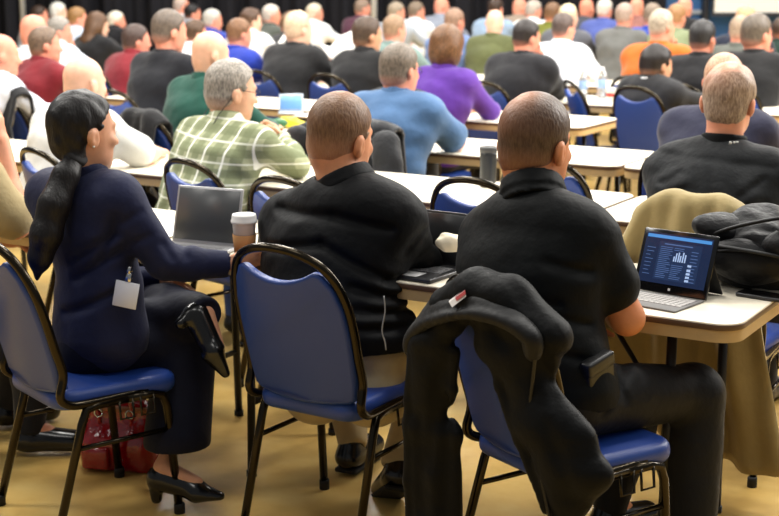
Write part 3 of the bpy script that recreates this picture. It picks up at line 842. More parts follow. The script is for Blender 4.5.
# px, py (head centre), row (number or n), shirt colour, hair, skin, label, options
AUD = [
 (2, 54, 3, (226, 230, 240), ('bald', BR), SKR, 'bald person in a white shirt cut off by the left edge', E_(y=45, hy=60)),
 (35, 31, 4, WHT, ('bald', BR), SKR, 'bald person in a white shirt behind the shoulder of the left red shirt', E_(hy=50)),
 (46, 44, 3.8, (150, 34, 46), ('short', (112, 92, 76)), SKR, 'person in a dark red shirt with short grey-brown hair, left of the two red shirts', E_(hy=58)),
 (40, 15, 7, (200, 206, 214), ('short', DB), SKR, 'brown haired person sitting close to the left pale drape upright', E_(hy=65)),
 (59, 12, 7.6, WHT, ('full', WH_), SKP, 'white haired person far back, right of the left drape upright', E_(hy=70)),
 (60, 30, 5, (228, 232, 244), ('short', (140, 134, 126)), SKR, 'grey haired person in a white shirt resting a hand on the chin', E_(hy=70, a=('table', 'chin'))),
 (78, 18, 6.3, (206, 218, 238), ('short', (140, 104, 64)), SKR, 'brown haired person in a light blue shirt near the drape', E_(hy=60)),
 (98, 25, 6, (44, 44, 48), ('long', (92, 66, 46)), SKP, 'person with long brown hair and a dark jacket', E_(hy=60, hs=1.0)),
 (117, 21, 7, (34, 34, 40), ('short', (222, 206, 190)), SKR, 'white haired person in black right of the long haired person', E_(hy=70)),
 (137, 40, 4.7, (160, 40, 52), ('short', (72, 56, 50)), SKR, 'person in a bright red shirt with dark brown hair, right of the two red shirts', E_(hy=62)),
 (85, 82, 2, (226, 226, 222), ('bald', BR), SKP, 'bald person in a pale shirt directly beyond the person in the navy suit', E_(hy=38, short=True, y=35, lean=.35, bulk=1.1, nochair=True)),
 (170, 30, 3.7, (44, 46, 54), ('short', (98, 86, 76)), SKR, 'large person in a black shirt with pale side panels', E_(hy=52, bulk=1.15, hs=1.08, panel=True)),
 (182, 6, 8.6, (210, 210, 214), ('thin', LG), SKR, 'person with thin pale hair behind the large person in black', E_(hy=60)),
 (193, 13, 7.4, (190, 196, 206), ('short', BK), SKR, 'black haired person far back beside the drape, left of the grey haired blue collar', E_(hy=65)),
 (196, 33, 5.4, WHT, ('short', (84, 62, 44)), SKR, 'brown haired person in a white shirt left of the bald person in green', E_(hy=55)),
 (213, 20, 6.6, (60, 84, 190), ('short', (176, 172, 164)), SKR, 'grey haired person with a blue collar by the drape', E_(hy=65)),
 (211, 53, 3, (42, 98, 84), ('bald', BR), (226, 176, 146), 'bald person in a dark green shirt', E_(hy=55, y=42)),
 (240, 33, 5, (48, 76, 206), ('short', (118, 84, 58)), SKR, 'brown haired person in a royal blue shirt', E_(hy=50, y=45)),
 (252, 20, 6.3, WHT, ('full', (86, 64, 50)), SKP, 'dark haired person in a white shirt behind the royal blue shirt', E_(hy=60)),
 (272, 15, 7, (104, 110, 100), ('short', (190, 180, 170)), SKR, 'grey haired person in a grey-green shirt by the drape', E_(hy=65)),
 (292, 24, 6.4, (80, 80, 84), ('full', (112, 84, 60)), SKR, 'brown haired person mostly hidden behind the blond balding person', E_(hy=60)),
 (299, 28, 5, (62, 62, 64), ('thin', (198, 176, 146)), SKP, 'broad balding blond person in a charcoal shirt', E_(hy=48, bulk=1.15, hs=1.06)),
 (315, 13, 7.6, WHT, ('short', (196, 184, 162)), SKR, 'pale haired person in a white shirt in front of the drape', E_(hy=65)),
 (363, 8, 8.8, (108, 62, 84), ('short', (132, 112, 96)), SKR, 'person in a maroon shirt left of the second drape upright', E_(hy=60)),
 (368, 34, 5, (52, 52, 54), ('short', (74, 58, 46)), SKT, 'dark haired person in a black jacket beside the white paper', E_(hy=55, bulk=1.05, hs=1.08)),
 (397, 12, 7.6, (200, 210, 220), ('short', (140, 126, 108)), SKR, 'grey haired person right of the second drape upright', E_(hy=60)),
 (417, 11, 8, WHT, ('short', (120, 104, 88)), SKR, 'person in white leaning a hand on the cheek far back', E_(hy=65, a=('table', 'chin'))),
 (442, 6, 9.2, (176, 184, 200), ('bald', BR), SKR, 'bald person in a grey shirt in front of the drape', E_(hy=60)),
 (395, 29, 5.6, (150, 178, 172), ('short', (142, 114, 88)), SKR, 'brown haired person in a pale green shirt behind the light blue polo', E_(hy=50)),
 (455, 21, 6.4, (128, 156, 212), ('short', (142, 112, 92)), SKR, 'person in a pale blue shirt behind the person in purple', E_(hy=45)),
 (448, 46, 4, (112, 60, 184), ('bob', (104, 72, 46)), SKP, 'person in a purple top with bobbed brown hair', E_(hy=35, hs=1.0, y=36, sw=.165)),
 (400, 68, 3, (98, 140, 192), ('short', (112, 100, 88)), SKR, 'person in a light blue polo shirt with grey hair', E_(hy=42, short=True, y=34, bulk=1.15, gl=True, hs=1.04)),
 (495, 22, 6.4, (112, 118, 76), ('bald', BR), SKP, 'bald person in an olive shirt seen from straight behind', E_(hy=25, y=28)),
 (496, 8, 7.9, (176, 202, 232), ('short', DB), SKR, 'person in a light blue shirt hidden behind the bald olive shirt', E_(hy=30)),
 (527, 36, 5, (56, 56, 60), ('short', (42, 36, 34)), SKR, 'black haired person in a dark jacket with a hand at the chin', E_(hy=55, bulk=1.2, a=('table', 'chin'), y=40)),
 (520, 7, 9, (190, 170, 150), ('bald', BR), SKR, 'bald person far back left of the grey haired white shirt', E_(hy=50)),
 (534, 10, 8.2, WHT, ('short', (170, 160, 148)), SKR, 'grey haired person in a white shirt far back at the drape', E_(hy=55)),
 (553, 13, 7.6, (134, 138, 44), ('short', (112, 82, 58)), SKR, 'brown haired person in a yellow-green shirt', E_(hy=45)),
 (569, 16, 7, (112, 114, 122), ('thin', (232, 208, 170)), SKP, 'pale haired person in a grey shirt behind the dark haired white shirt', E_(hy=50)),
 (564, 27, 6, (238, 240, 246), ('short', (88, 74, 68)), SKR, 'dark haired person in a white shirt with a small dark emblem', E_(hy=50, y=38)),
 (587, 8, 8.4, (96, 98, 108), ('bald', BR), (226, 144, 116), 'ruddy bald person in a grey shirt far back', E_(hy=40)),
 (605, 9, 8.2, (96, 112, 196), ('short', (206, 198, 188)), SKR, 'white haired person in a blue shirt far back', E_(hy=45)),
 (625, 15, 7, (128, 128, 124), ('thin', (150, 140, 128)), SKR, 'balding grey haired person in a grey shirt beside the orange jacket', E_(hy=40)),
 (637, 7, 8.6, (180, 120, 110), ('bald', BR), SKR, 'pink bald person peeping between two grey haired heads', E_(hy=40)),
 (653, 15, 7.2, (56, 92, 216), ('short', (128, 112, 96)), SKR, 'grey-brown haired person in bright blue behind the orange jacket', E_(hy=40)),
 (662, 25, 5.6, (244, 126, 36), ('short', (170, 156, 136)), SKR, 'person in an orange hooded jacket', E_(hy=50, bulk=1.15, hood=True, a=('table', 'chin'))),
 (677, 16, 7, (164, 176, 134), ('short', (156, 116, 78)), SKR, 'light brown haired person in a pale green shirt at right', E_(hy=42)),
 (685, 7, 8.4, (30, 30, 34), ('bald', BR), SKR, 'bald person in black in front of the blue wall', E_(hy=40)),
 (657, 64, 4.95, (60, 60, 64), ('full', (30, 24, 22)), SKT, 'person in a charcoal suit with black hair', E_(hy=62, y=50, suit=True, lean=.05, nochair=True, bulk=1.06)),
 (703, 37, 5.3, (48, 48, 50), ('short', (40, 38, 38)), SKR, 'black haired person in a black shirt right of the orange jacket', E_(hy=42, bulk=1.1, hs=.98)),
 (746, 19, 6.6, (46, 54, 78), ('thin', (190, 150, 110)), SKR, 'balding person in a dark blue shirt below the projection screen', E_(hy=35)),
 (757, 33, 5.4, (54, 54, 56), ('short', (92, 82, 72)), SKR, 'grey-brown haired person in a black jacket at the right edge', E_(hy=55, bulk=1.15, a=('table', 'chin'), hs=1.08)),
 (741, 30, 6.2, (112, 116, 108), ('short', (150, 130, 110)), SKR, 'person in a grey-green top hidden behind the black jacket at right', E_(hy=40)),
 (724, 79, 3, (66, 68, 92), ('thin', (184, 150, 120)), SKR, 'bald person in a navy sweater behind the nearest grey haired person', E_(hy=30, y=31, bulk=1.1, hs=.97)),
 (782, 30, 7, (40, 70, 60), ('short', DB), SKR, 'person in dark green cut off by the right edge', E_(hy=45)),
]
BY_LABEL = {}
def audience(i, px, py, row, shirt, hair, sk, label, o):
    n = HEADN[row] if row in HEADN else HEADN[int(row)] + (row - int(row)) * (HEADN[int(row) + 1] - HEADN[int(row)])
    k = (px - 389.5) / FPX * CP
    D = n / (.515 * k + .857)
    D = min(D, 17.4)
    hd = W(px, py + 18 / D, D)
    rr = random.Random(i)
    yaw = o.get('y', 38 if px < 350 else 34) + rr.uniform(-4, 4)
    bulk = o.get('bulk', 1.04); hs = o.get('hs', 1.02 if row < 5 else .95)
    J, org = seated(hd, yaw, o.get('lean', .30), o.get('a', ('table', 'table')), o.get('sw', .19) * (.6 + .4 * bulk))
    h = min(max(D * .00155, .0085), .0165)
    extra = {}
    if o.get('hood'):
        def hoodf(f, P):
            R = Rz(yaw)
            nb = P['neck']; c = nb + R @ np.array([0, -.085, .0])
            f.add(cone(c + R @ np.array([-.11, .03, .03]), c + R @ np.array([0, -.03, -.03]), .05, .065), .03)
            f.add(cone(c + R @ np.array([.11, .03, .03]), c + R @ np.array([0, -.03, -.03]), .05, .065), .03)
        extra['shirt'] = hoodf
    sm = PLAID if shirt == 'plaid' else cloth(tuple(int(v * (.95 if min(shirt) > 200 else .76 if max(shirt) > 90 else .64)) for v in shirt), .8, .3)
    tr = [(40, 42, 52), (60, 54, 46), (34, 34, 38), (70, 66, 58)][i % 4]
    short = o.get('short', False)
    root, P, hR, hc = person({}, J, yaw, o.get('hy', 45) + rr.uniform(-4, 4), h, label, sm, sk, hair, cloth(tr), None, short, bulk, o.get('belly', .0), hs, rr.uniform(2, 9), rr.uniform(-3, 3),
           True, True, o.get('amp', .007), i, .006 if bulk > 1.05 else 0., low=.49, shirt_name='jacket' if o.get('hood') or o.get('suit') else 'shirt')
    if o.get('gl') : glasses(root, hc, hR, hs)
    if o.get('panel'):
        R = Rz(yaw); base = np.array([J['pelvis'][0], J['pelvis'][1], 0]); f = Field(); sp = P['neck'] - P['pelvis']
        for sx in (-1, 1):
            a = P['pelvis'] + sp * .15 + R[:, 0] * sx * .148; b = P['pelvis'] + sp * .62 + R[:, 0] * sx * .155
            f.add(cone(a, b, .045, .03, R[:, 1], .6), .01)
        np_obj('side_panel', f.mesh(.012), cloth((118, 120, 150), .8, .3), root, base)
    if o.get('suit'):
        f = Field(); R = Rz(o.get('hy', 45)); c = P['neck'] + np.array([0, 0, .035])
        for a in range(12):
            t0, t1 = a * math.pi / 6, (a + 1) * math.pi / 6
            f.add(cone(c + R @ np.array([.072 * math.cos(t0), .078 * math.sin(t0), 0]), c + R @ np.array([.072 * math.cos(t1), .078 * math.sin(t1), 0]), .009, .009), .004)
        np_obj('shirt_collar', f.mesh(.009), cloth(WHT), root, (J['pelvis'][0], J['pelvis'][1], 0))
    BY_LABEL[label] = (org, yaw)
    if D < 12.2 and not o.get('nochair'):
        c = org + Rz(yaw)[:, 1] * .0
        chair(c[0], c[1], yaw, 'blue banquet chair under the ' + ' '.join(label.split()[:11]))
    return root

def glasses(root, hc, hR, s, dark=True):
    base = np.array(root.location); bm = bmesh.new()
    def L(*p): return tuple(hc + hR @ (np.array(p, float) * s) - base)
    for x in (-1, 1):
        ring = [L(x * .032 + .022 * math.cos(a), .104 - .004 * abs(math.cos(a)), .003 + .016 * math.sin(a)) for a in [2 * math.pi * k / 16 for k in range(17)]]
        tube(bm, ring, .0016, 6)
        tube(bm, [L(x * .054, .100, .008), L(x * .076, .05, .010), L(x * .082, -.012, .012), L(x * .084, -.03, -.005)], .0017, 6, 3)
    tube(bm, [L(-.010, .106, .005), L(.010, .106, .005)], .0016, 6)
    obj('eyeglasses', bm, plain('glasses_frame', (40, 38, 38), .3, .5), root)

def make_plaid():
    m, nt, b = new_mat('plaid_cotton')
    tc = nt.nodes.new('ShaderNodeTexCoord'); mp = nt.nodes.new('ShaderNodeMapping'); mp.inputs['Rotation'].default_value = (0, math.radians(-5), math.radians(34))
    nt.links.new(tc.outputs['Object'], mp.inputs['Vector'])
    sx = nt.nodes.new('ShaderNodeSeparateXYZ'); nt.links.new(mp.outputs['Vector'], sx.inputs[0])
    def stripe(sock, period, width, off=0.):
        a = nt.nodes.new('ShaderNodeMath'); a.operation = 'ADD'; a.inputs[1].default_value = 10 + off; nt.links.new(sock, a.inputs[0])
        d = nt.nodes.new('ShaderNodeMath'); d.operation = 'DIVIDE'; d.inputs[1].default_value = period; nt.links.new(a.outputs[0], d.inputs[0])
        f = nt.nodes.new('ShaderNodeMath'); f.operation = 'FRACT'; nt.links.new(d.outputs[0], f.inputs[0])
        l = nt.nodes.new('ShaderNodeMath'); l.operation = 'LESS_THAN'; l.inputs[1].default_value = width; nt.links.new(f.outputs[0], l.inputs[0])
        return l.outputs[0]
    col = None
    def over(colr, fac, amt):
        nonlocal col
        mx = nt.nodes.new('ShaderNodeMix'); mx.data_type = 'RGBA'
        mu = nt.nodes.new('ShaderNodeMath'); mu.operation = 'MULTIPLY'; mu.inputs[1].default_value = amt; nt.links.new(fac, mu.inputs[0])
        nt.links.new(mu.outputs[0], mx.inputs['Factor'])
        if col is None: mx.inputs['A'].default_value = srgb(158, 162, 128)
        else: nt.links.new(col, mx.inputs['A'])
        mx.inputs['B'].default_value = srgb(*colr); col = mx.outputs['Result']
    over((112, 120, 86), stripe(sx.outputs[0], .085, .42), .75)
    over((112, 120, 86), stripe(sx.outputs[2], .085, .42), .75)
    over((240, 240, 226), stripe(sx.outputs[0], .085, .10, .03), .9)
    over((240, 240, 226), stripe(sx.outputs[2], .085, .09, .03), .6)
    nt.links.new(col, b.inputs['Base Color']); b.inputs['Roughness'].default_value = .85
    add_bump(nt, b, 16, .3, .02, 4)
    return m
PLAID = make_plaid()
for i, a in enumerate(AUD): audience(i, *a)

# the plaid shirt, second row, forearms on the table and glasses with a cord
def plaid_person():
    px, py, n = 232, 92, 4.86
    D = n / (.515 * (px - 389.5) / FPX * CP + .857); hd = W(px, py, D)
    yaw = 36
    J, org = seated(hd, yaw, .45, ('table', 'table'), .20)
    # hands come together over the table, near the yellow bag
    J['elR'] = W(297, 172, D - .02); J['wrR'] = W(283, 128, D + .38); J['elR'][2] = max(J['elR'][2], .80); J['wrR'][2] = .86
    J['wrL'] = W(268, 120, D + .42); J['wrL'][2] = .84
    J['fgR'] = W(262, 112, D + .45) - J['wrR']; J['fgL'] = np.array([.5, .8, .1]); J['pnR'] = np.array([-.5, -.4, -.6])
    root, P, hR, hc = person({'curlR': .9}, J, yaw, 58, .0085, 'person in a green plaid shirt wearing glasses on a cord', PLAID, (226, 172, 140), ('short', (146, 138, 128)), cloth((54, 74, 122)), None, False, 1.02, .02, 1.07, 8, 0, True, True, .008, 77, .008, low=.50)
    glasses(root, hc, hR, 1.07)
    base = np.array(root.location); bm = bmesh.new()
    pts = [hc + hR @ np.array(p) - base for p in ((.086, -.03, -.01), (.07, -.085, -.10), (.06, -.13, -.20), (.0, -.16, -.26), (-.06, -.13, -.19), (-.075, -.08, -.10), (-.086, -.03, -.01))]
    tube(bm, pts, .0022, 6, 5); obj('glasses_cord', bm, M_BLACK, root)
plaid_person()
# ------------------------------------------------------------------ first row chairs
def chair_near(px, py, yaw, label, back=.33, full=True, h=.902): return chair_back(px, py, h, yaw, label, full, back)
chair(-.912, 4.12, 52, 'blue banquet chair under the person in the navy suit, red handbag beneath it', True)
CB = chair_near(272, 248, 33, 'blue banquet chair with its whole back showing, under the cropped person in black')
CC = chair_near(474, 281, 56, 'blue banquet chair under the large hanging black jacket')
chair_near(182, 161, 44, 'blue banquet chair of the person in green plaid, behind the open grey laptop')
chair_near(31, 150, 48, 'blue banquet chair with its back left of the long black ponytail')
chair_back(633, 82, .935, 45, 'blue banquet chair of the charcoal suit, its whole blue back showing')
chair_near(277, 179, 38, 'empty blue banquet chair half hidden by the shoulder of the person in black long sleeves')
chair_near(468, 180, 33, 'empty blue banquet chair left of the shaved headed person, near the travel mug')
chair_near(538, 160, 31, 'empty blue banquet chair whose edge shows right of the shaved head')
chair(1.50, 9.35, 80, 'empty blue banquet chair turned aside, only its seat showing right of the shaved head')

# ------------------------------------------------------------------ person in navy suit
M_NAVY = cloth((29, 33, 60), .6, .25, .06)
D3 = lambda *p: np.array(p, float)
def navy_person():
    J = {'pelvis': D3(-.90, 4.20, .55), 'waist': W(100, 285, 4.190), 'chest': W(90, 228, 4.190), 'neck': W(85, 180, 4.190), 'head': W(84, 133, 4.190),
         'shR': W(121, 202, 4.090), 'shL': W(47, 196, 4.350), 'elR': W(164, 262, 4.090), 'wrR': W(231, 265, 4.190), 'elL': W(78, 268, 4.450), 'wrL': W(160, 282, 4.510),
         'fgR': D3(.75, .45, .25), 'pnR': D3(.55, -.5, -.1), 'hipR': W(90, 352, 4.150), 'hipL': W(78, 345, 4.330), 'knR': W(188, 338, 4.250), 'anR': W(163, 468, 4.090),
         'knL': W(150, 303, 4.510), 'anL': W(205, 313, 4.110), 'toeR': D3(.98, -.1, 0), 'toeL': D3(.60, -.1, -.76)}
    ha = [(78, 156, 4.125), (66, 175, 4.08), (54, 205, 4.04), (46, 235, 4.02), (40, 258, 4.02), (37, 278, 4.03)]
    def ponytail(f, P):
        pts = [W(*p) for p in ha]
        f.chain(pts, [.024, .036, .044, .044, .034, .008], .02)
        f.chain([p + D3(.018, -.004, 0) for p in pts[1:5]], [.02, .026, .026, .012], .01)
        f.chain([p + D3(-.02, .004, 0) for p in pts[1:5]], [.02, .024, .022, .01], .01)
        f.warp(wrinkle(.0015, 150, 9, .12))
    def jk(f, P):
        pl = P['pelvis']
        f.add(cone(pl + D3(0, 0, .10), pl + D3(.01, 0, .0), .115, .135, Rz(60)[:, 0], .70), .03)
        # pulled folds from armpit to waist
        for a, b in (((118, 232), (70, 262)), ((122, 250), (72, 282)), ((118, 215), (100, 260)), ((122, 290), (60, 318))):
            f.crease(a, b, 4.05, .013, .014)
        for a, b in (((140, 212), (118, 226)), ((150, 236), (128, 246)), ((172, 262), (160, 244)), ((185, 262), (176, 244))):
            f.crease(a, b, 4.03, .007, .011)
    def tr(f, P):
        f.add(cone(W(185, 360, 4.230), W(178, 438, 4.125), .085, .092, D3(.95, .2, 0), .9), .04)
        f.add(cone(W(130, 322, 4.290), W(196, 316, 4.190), .075, .062), .03)
        f.cut(lambda X, Y, Z: (W(178, 449, 4.090)[2] - Z) + 0 * X + 0 * Y)
    root, P, hR, hc = person({'heel': True, 'hs': .92, 'curlR': .75, 'dnR': D3(.1, .0, -1), 'dnL': D3(-.45, -.60, -.45)}, J, 56, 47, .0068,
        'person in a navy suit with a long black ponytail, holding a coffee cup, legs crossed', M_NAVY, (214, 156, 122), ('pony', (17, 13, 13)), cloth((19, 21, 36), .62, .3, .04),
        plain('black_shoe', (14, 14, 15), .22), False, .88, 0., .98, 4, -2, True, True, .004, 5, low=.515, extra={'shirt': jk, 'trousers': tr, 'hair': ponytail}, neck_r=.048, shirt_name='suit_jacket')
    base = np.array(root.location)
    bm = bmesh.new(); c = W(77, 157, 4.115) - base
    lathe(bm, [(.026, -.012), (.033, -.006), (.033, .006), (.026, .012)], 16, Matrix.Translation(Vector(tuple(c))) @ Matrix.Rotation(.7, 4, (0, 1, 0)) @ Matrix.Rotation(.3, 4, (1, 0, 0)))
    obj('hair_tie', bm, plain('hair_tie', (20, 18, 20), .8), root)
    bm = bmesh.new(); p = hc + hR @ D3(.084, -.018, -.036) - base
    bmesh.ops.create_uvsphere(bm, u_segments=10, v_segments=8, radius=.004, matrix=Matrix.Translation(Vector(tuple(p)))); obj('earring', bm, plain('pearl', (230, 225, 215), .2), root)
    # name badge clipped at the jacket hem
    b = W(126, 294, 4.00); R = frame(20, 12, 6)
    br = empty('name_badge', b); tag(br, 'white name badge in a clear holder hanging at the waist of the navy suit', 'badge')
    bm = bmesh.new(); M = Matrix(R.tolist()).to_4x4()
    box(bm, (-.040, -.002, -.040), (.040, .002, .036), .0015, 1, M); obj('card', bm, plain('white_card', (214, 216, 226), .35), br)
    bm = bmesh.new(); box(bm, (-.010, -.005, .036), (.010, .005, .062), .002, 1, M); box(bm, (-.006, -.008, .060), (.006, .006, .082), .002, 1, M); obj('clip', bm, plain('chrome', (200, 200, 200), .15, 1.), br)
navy_person()

# ------------------------------------------------------------------ person in black long sleeves
M_BLK1 = cloth((15, 16, 18), .58, .3, .02)
M_KHAKI = cloth((176, 158, 120), .85, .3)
def sleeves_person():
    J = {'pelvis': D3(-.13, 4.12, .545), 'waist': W(330, 322, 4.100), 'chest': W(336, 255, 4.170), 'neck': W(349, 190, 4.165), 'head': W(341, 138, 4.220),
         'shR': W(400, 227, 4.120), 'shL': W(284, 226, 4.370), 'elR': W(428, 272, 4.250), 'wrR': W(436, 254, 4.510), 'elL': W(270, 270, 4.510), 'wrL': W(330, 258, 4.670),
         'hipR': W(372, 392, 4.030), 'hipL': W(318, 390, 4.170), 'knR': W(428, 378, 4.350), 'knL': W(345, 378, 4.570), 'anR': W(398, 462, 4.170), 'anL': W(352, 440, 4.430),
         'toeR': D3(-.25, .75, -.5), 'toeL': D3(.45, .9, 0)}
    def sh(f, P):
        f.add(ell(W(328, 322, 4.080), (.185, .15, .11), Rz(31)), .05)
        for a, b, d in (((268, 232), (330, 228), 3.86), ((330, 228), (392, 240), 3.85), ((262, 262), (320, 250), 3.95), ((320, 250), (385, 282), 3.95), ((386, 290), (440, 292), 3.9), ((350, 300), (405, 318), 3.80), ((352, 322), (410, 332), 3.80), ((352, 340), (408, 344), 3.80)):
            f.crease(a, b, d, .015, .015)
        for a, b in (((425, 236), (404, 260)), ((446, 252), (420, 268))):
            f.crease(a, b, 3.97, .008, .012)
    fade = lambda x, y, z: np.clip(.28 + (z + .075) * 7, .15, .88) - .25 * np.exp(-((x) ** 2 + (y + .03) ** 2) / .0016) * (z > .08)
    root, P, hR, hc = person({'dnR': D3(-.1, -.5, -.8)}, J, 31, 36, .0068, 'person in black long sleeves with cropped brown hair, left of the shaved head', M_BLK1, (216, 148, 108),
        ('buzz', (92, 72, 52)), M_KHAKI, plain('black_shoe', (14, 14, 15), .22), False, 1.22, .03, 1.08, 8, 4, True, True, .004, 21, .008, low=.545, dens=fade, extra={'shirt': sh}, neck_r=.068)
    base = np.array(root.location)
    bm = bmesh.new()
    for a in ([(384, 296), (385, 312), (382, 330), (385, 342), (386, 350)],):
        tube(bm, [W(x, y, 3.775) - base for x, y in a], .0022, 6, 4)
    obj('seam_piping', bm, plain('grey_piping', (150, 150, 150), .6), root)
sleeves_person()

# ------------------------------------------------------------------ person in black polo at the tablet
M_BLK2 = cloth((13, 15, 16), .6, .25, .02)
M_BLK3 = cloth((15, 16, 19), .62, .3, .02)
def polo_person():
    J = {'pelvis': D3(.42, 3.58, .555), 'waist': W(532, 338, 3.60), 'chest': W(530, 272, 3.65), 'neck': W(533, 200, 3.68), 'head': W(536, 145, 3.76),
         'shR': W(591, 244, 3.60), 'shL': W(488, 241, 3.84), 'elR': W(627, 318, 3.60), 'wrR': W(612, 306, 3.84), 'elL': W(500, 300, 4.0), 'wrL': W(585, 312, 3.83),
         'fgL': D3(.95, -.35, .05), 'pnL': D3(.2, .5, -.8), 'fgR': D3(-.5, .8, 0),
         'hipR': W(575, 400, 3.50), 'hipL': W(520, 395, 3.68), 'knR': W(694, 392, 3.72), 'knL': W(640, 390, 3.95), 'anR': W(690, 545, 3.66), 'anL': W(610, 505, 3.88),
         'toeR': D3(.8, .55, 0), 'toeL': D3(.8, .55, 0)}
    def sh(f, P):
        for a, b, d in (((545, 262), (590, 272), 3.50), ((540, 350), (588, 362), 3.42), ((548, 318), (592, 330), 3.43), ((520, 300), (560, 306), 3.46)):
            f.crease(a, b, d, .009, .013)
        q = [W(578, 205, 3.6), W(598, 226, 3.5), W(604, 250, 3.46), W(602, 285, 3.46)]
    def tr(f, P):
        f.add(cone(W(694, 395, 3.72), W(690, 520, 3.66), .082, .072), .03)
        for a, b in (((612, 372), (628, 404)), ((640, 372), (600, 412))):
            f.crease(a, b, 3.45, .007, .012)
    crown = lambda x, y, z: np.clip(np.clip(.50 + (z + .075) * 6, .3, .95) - .7 * np.exp(-((x + .017) ** 2 + (y + .066) ** 2) / .0016) * np.clip(z / .05, 0, 1) - .15 * (y > .055), .1, .95)
    root, P, hR, hc = person({'curlL': .8}, J, 46, 38, .0068, 'person in a black short sleeved polo with a shaved head, at the glowing tablet', M_BLK2, (208, 136, 94),
        ('buzz', (66, 53, 42)), M_BLK3, plain('black_shoe', (14, 14, 15), .22), True, 1.05, .01, 1.10, 6, 2, True, True, .0035, 31, .006, slv=.56, low=.54, dens=crown, extra={'shirt': sh, 'trousers': tr}, neck_r=.066)
    base = np.array(root.location)
    f = Field(); R = Rz(46); c = J['pelvis'] + D3(0, 0, .055)
    pts = [c + R @ D3(.185 * math.cos(a), .135 * math.sin(a), 0) for a in np.linspace(0, 2 * math.pi, 21)]
    for i in range(20): f.add(cone(pts[i], pts[i + 1], .006, .006, D3(0, 0, 1), .3), .004)
    np_obj('belt', f.mesh(.006), plain('black_leather', (15, 15, 16), .4), root, base)
    pc = empty('phone_pouch', W(598, 372, 3.44)); tag(pc, 'black belt pouch on the hip of the person in the black polo', 'pouch')
    M = Matrix(frame(138, 4, 14).tolist()).to_4x4()
    bm = bmesh.new(); box(bm, (-.05, -.016, -.045), (.05, .016, .045), .010, 3, M); obj('case', bm, plain('black_leather', (15, 15, 16), .4), pc)
    bm = bmesh.new(); box(bm, (-.051, -.019, .005), (.051, .019, .046), .009, 3, M); obj('flap', bm, plain('black_leather', (15, 15, 16), .4), pc)
    bm = bmesh.new(); lathe(bm, [(.0035, 0), (.0035, .002), (.002, .003)], 12, M @ Matrix.Translation((0.0, -.019, .02)) @ Matrix.Rotation(math.pi / 2, 4, 'X')); obj('snap', bm, plain('chrome', (200, 200, 200), .15, 1.), pc)
polo_person()

# ------------------------------------------------------------------ nearest grey haired person, second row
def grey_person():
    hd = W(729, 102, 5.08); yaw = 31
    J, org = seated(hd, yaw, .34, ('table', 'table'), .215)
    for s_ in 'LR': J['sh' + s_][2] -= .045
    J['neck'][2] -= .02; J['chest'][2] -= .02
    def sh(f, P):
        for a, b, dd in (((700, 172), (697, 205), .004), ((712, 172), (714, 205), .004), ((662, 160), (775, 168), .004), ((668, 190), (688, 176), .009), ((664, 206), (690, 190), .009), ((735, 196), (765, 178), .009), ((728, 210), (762, 200), .008)):
            f.crease(a, b, 4.85, dd, .012)
    thin = lambda x, y, z: np.clip(.9 - .8 * np.exp(-((x + .02) ** 2 + (y + .055) ** 2) / .0026) * np.clip((z - .01) / .05, 0, 1) - .3 * (z > .1), .1, .95)
    root, P, hR, hc = person({}, J, yaw, 26, .0082, 'nearest grey haired person, black shirt with a pleated back, above the khaki coat', cloth((26, 28, 30), .6, .4, .05), (222, 150, 118),
        ('short', (134, 120, 102)), cloth((46, 46, 50)), None, False, 1.15, .02, 1.08, 6, 2, True, True, .006, 41, .006, low=.52, collar_mat=plain('black_collar', (9, 9, 10), .7, 0, .1), dens=thin, extra={'shirt': sh}, neck_r=.064)
    base = np.array(root.location); up = D3(0, 0, 1)
    # white collar lettering strip: pale dashes
    R = Rz(24); c = P['neck'] + D3(0, 0, .028)
    bm = bmesh.new()
    for i, (a, wd) in enumerate(((-62, .010), (-53, .006), (-46, .010))):
        t = math.radians(a); p = c + R @ D3(.089 * math.cos(t), .097 * math.sin(t), .01) - base
        M = Matrix.Translation(Vector(tuple(p))) @ Matrix(Rz(24 + 90 - (a + 90) + 0).tolist()).to_4x4()
        M = Matrix.Translation(Vector(tuple(p))) @ Matrix(Rz(24).tolist()).to_4x4() @ Matrix.Rotation(t + math.pi / 2, 4, 'Z')
        box(bm, (-wd / 2, -.002, -.005), (wd / 2, .002, .005), .001, 1, M)
    obj('collar_stitching', bm, plain('white_thread', (220, 220, 215), .7), root)
    return org, yaw
GO, GY = grey_person()
chair(1.12, 4.60, 31, 'blue banquet chair under the draped khaki coat', True)

# ------------------------------------------------------------------ person cut off at the far left
def left_person():
    J = {'pelvis': D3(-1.66, 4.62, .57), 'neck': W(-60, 150, 4.7), 'head': W(-62, 100, 4.72), 'shR': W(-16, 182, 4.56), 'shL': W(-85, 170, 4.95), 'elR': W(16, 225, 4.56), 'wrR': W(1, 142, 4.66),
         'elL': W(-30, 230, 4.98), 'wrL': W(10, 240, 5.05), 'fgR': D3(-.2, .1, 1), 'pnR': D3(-.8, .3, 0), 'hipR': W(-70, 350, 4.55), 'hipL': W(-80, 345, 4.75), 'knR': W(34, 345, 4.62), 'knL': W(20, 335, 4.85),
         'anR': W(30, 425, 4.60), 'anL': W(8, 400, 4.9), 'toeR': D3(.97, .05, 0), 'toeL': D3(.9, .4, 0)}
    person({}, J, 62, 55, .008, 'person in a tan short sleeved shirt at the left edge, forearm raised', cloth((166, 148, 108), .85, .3), (222, 152, 118), ('short', DB), cloth((34, 34, 38)), plain('black_shoe', (14, 14, 15), .22),
           True, 1.05, .01, 1.0, 6, 0, True, True, .004, 51, low=.53)
    chair(-1.66, 4.60, 62, 'blue banquet chair at the left edge under the person in the tan shirt', True)
left_person()
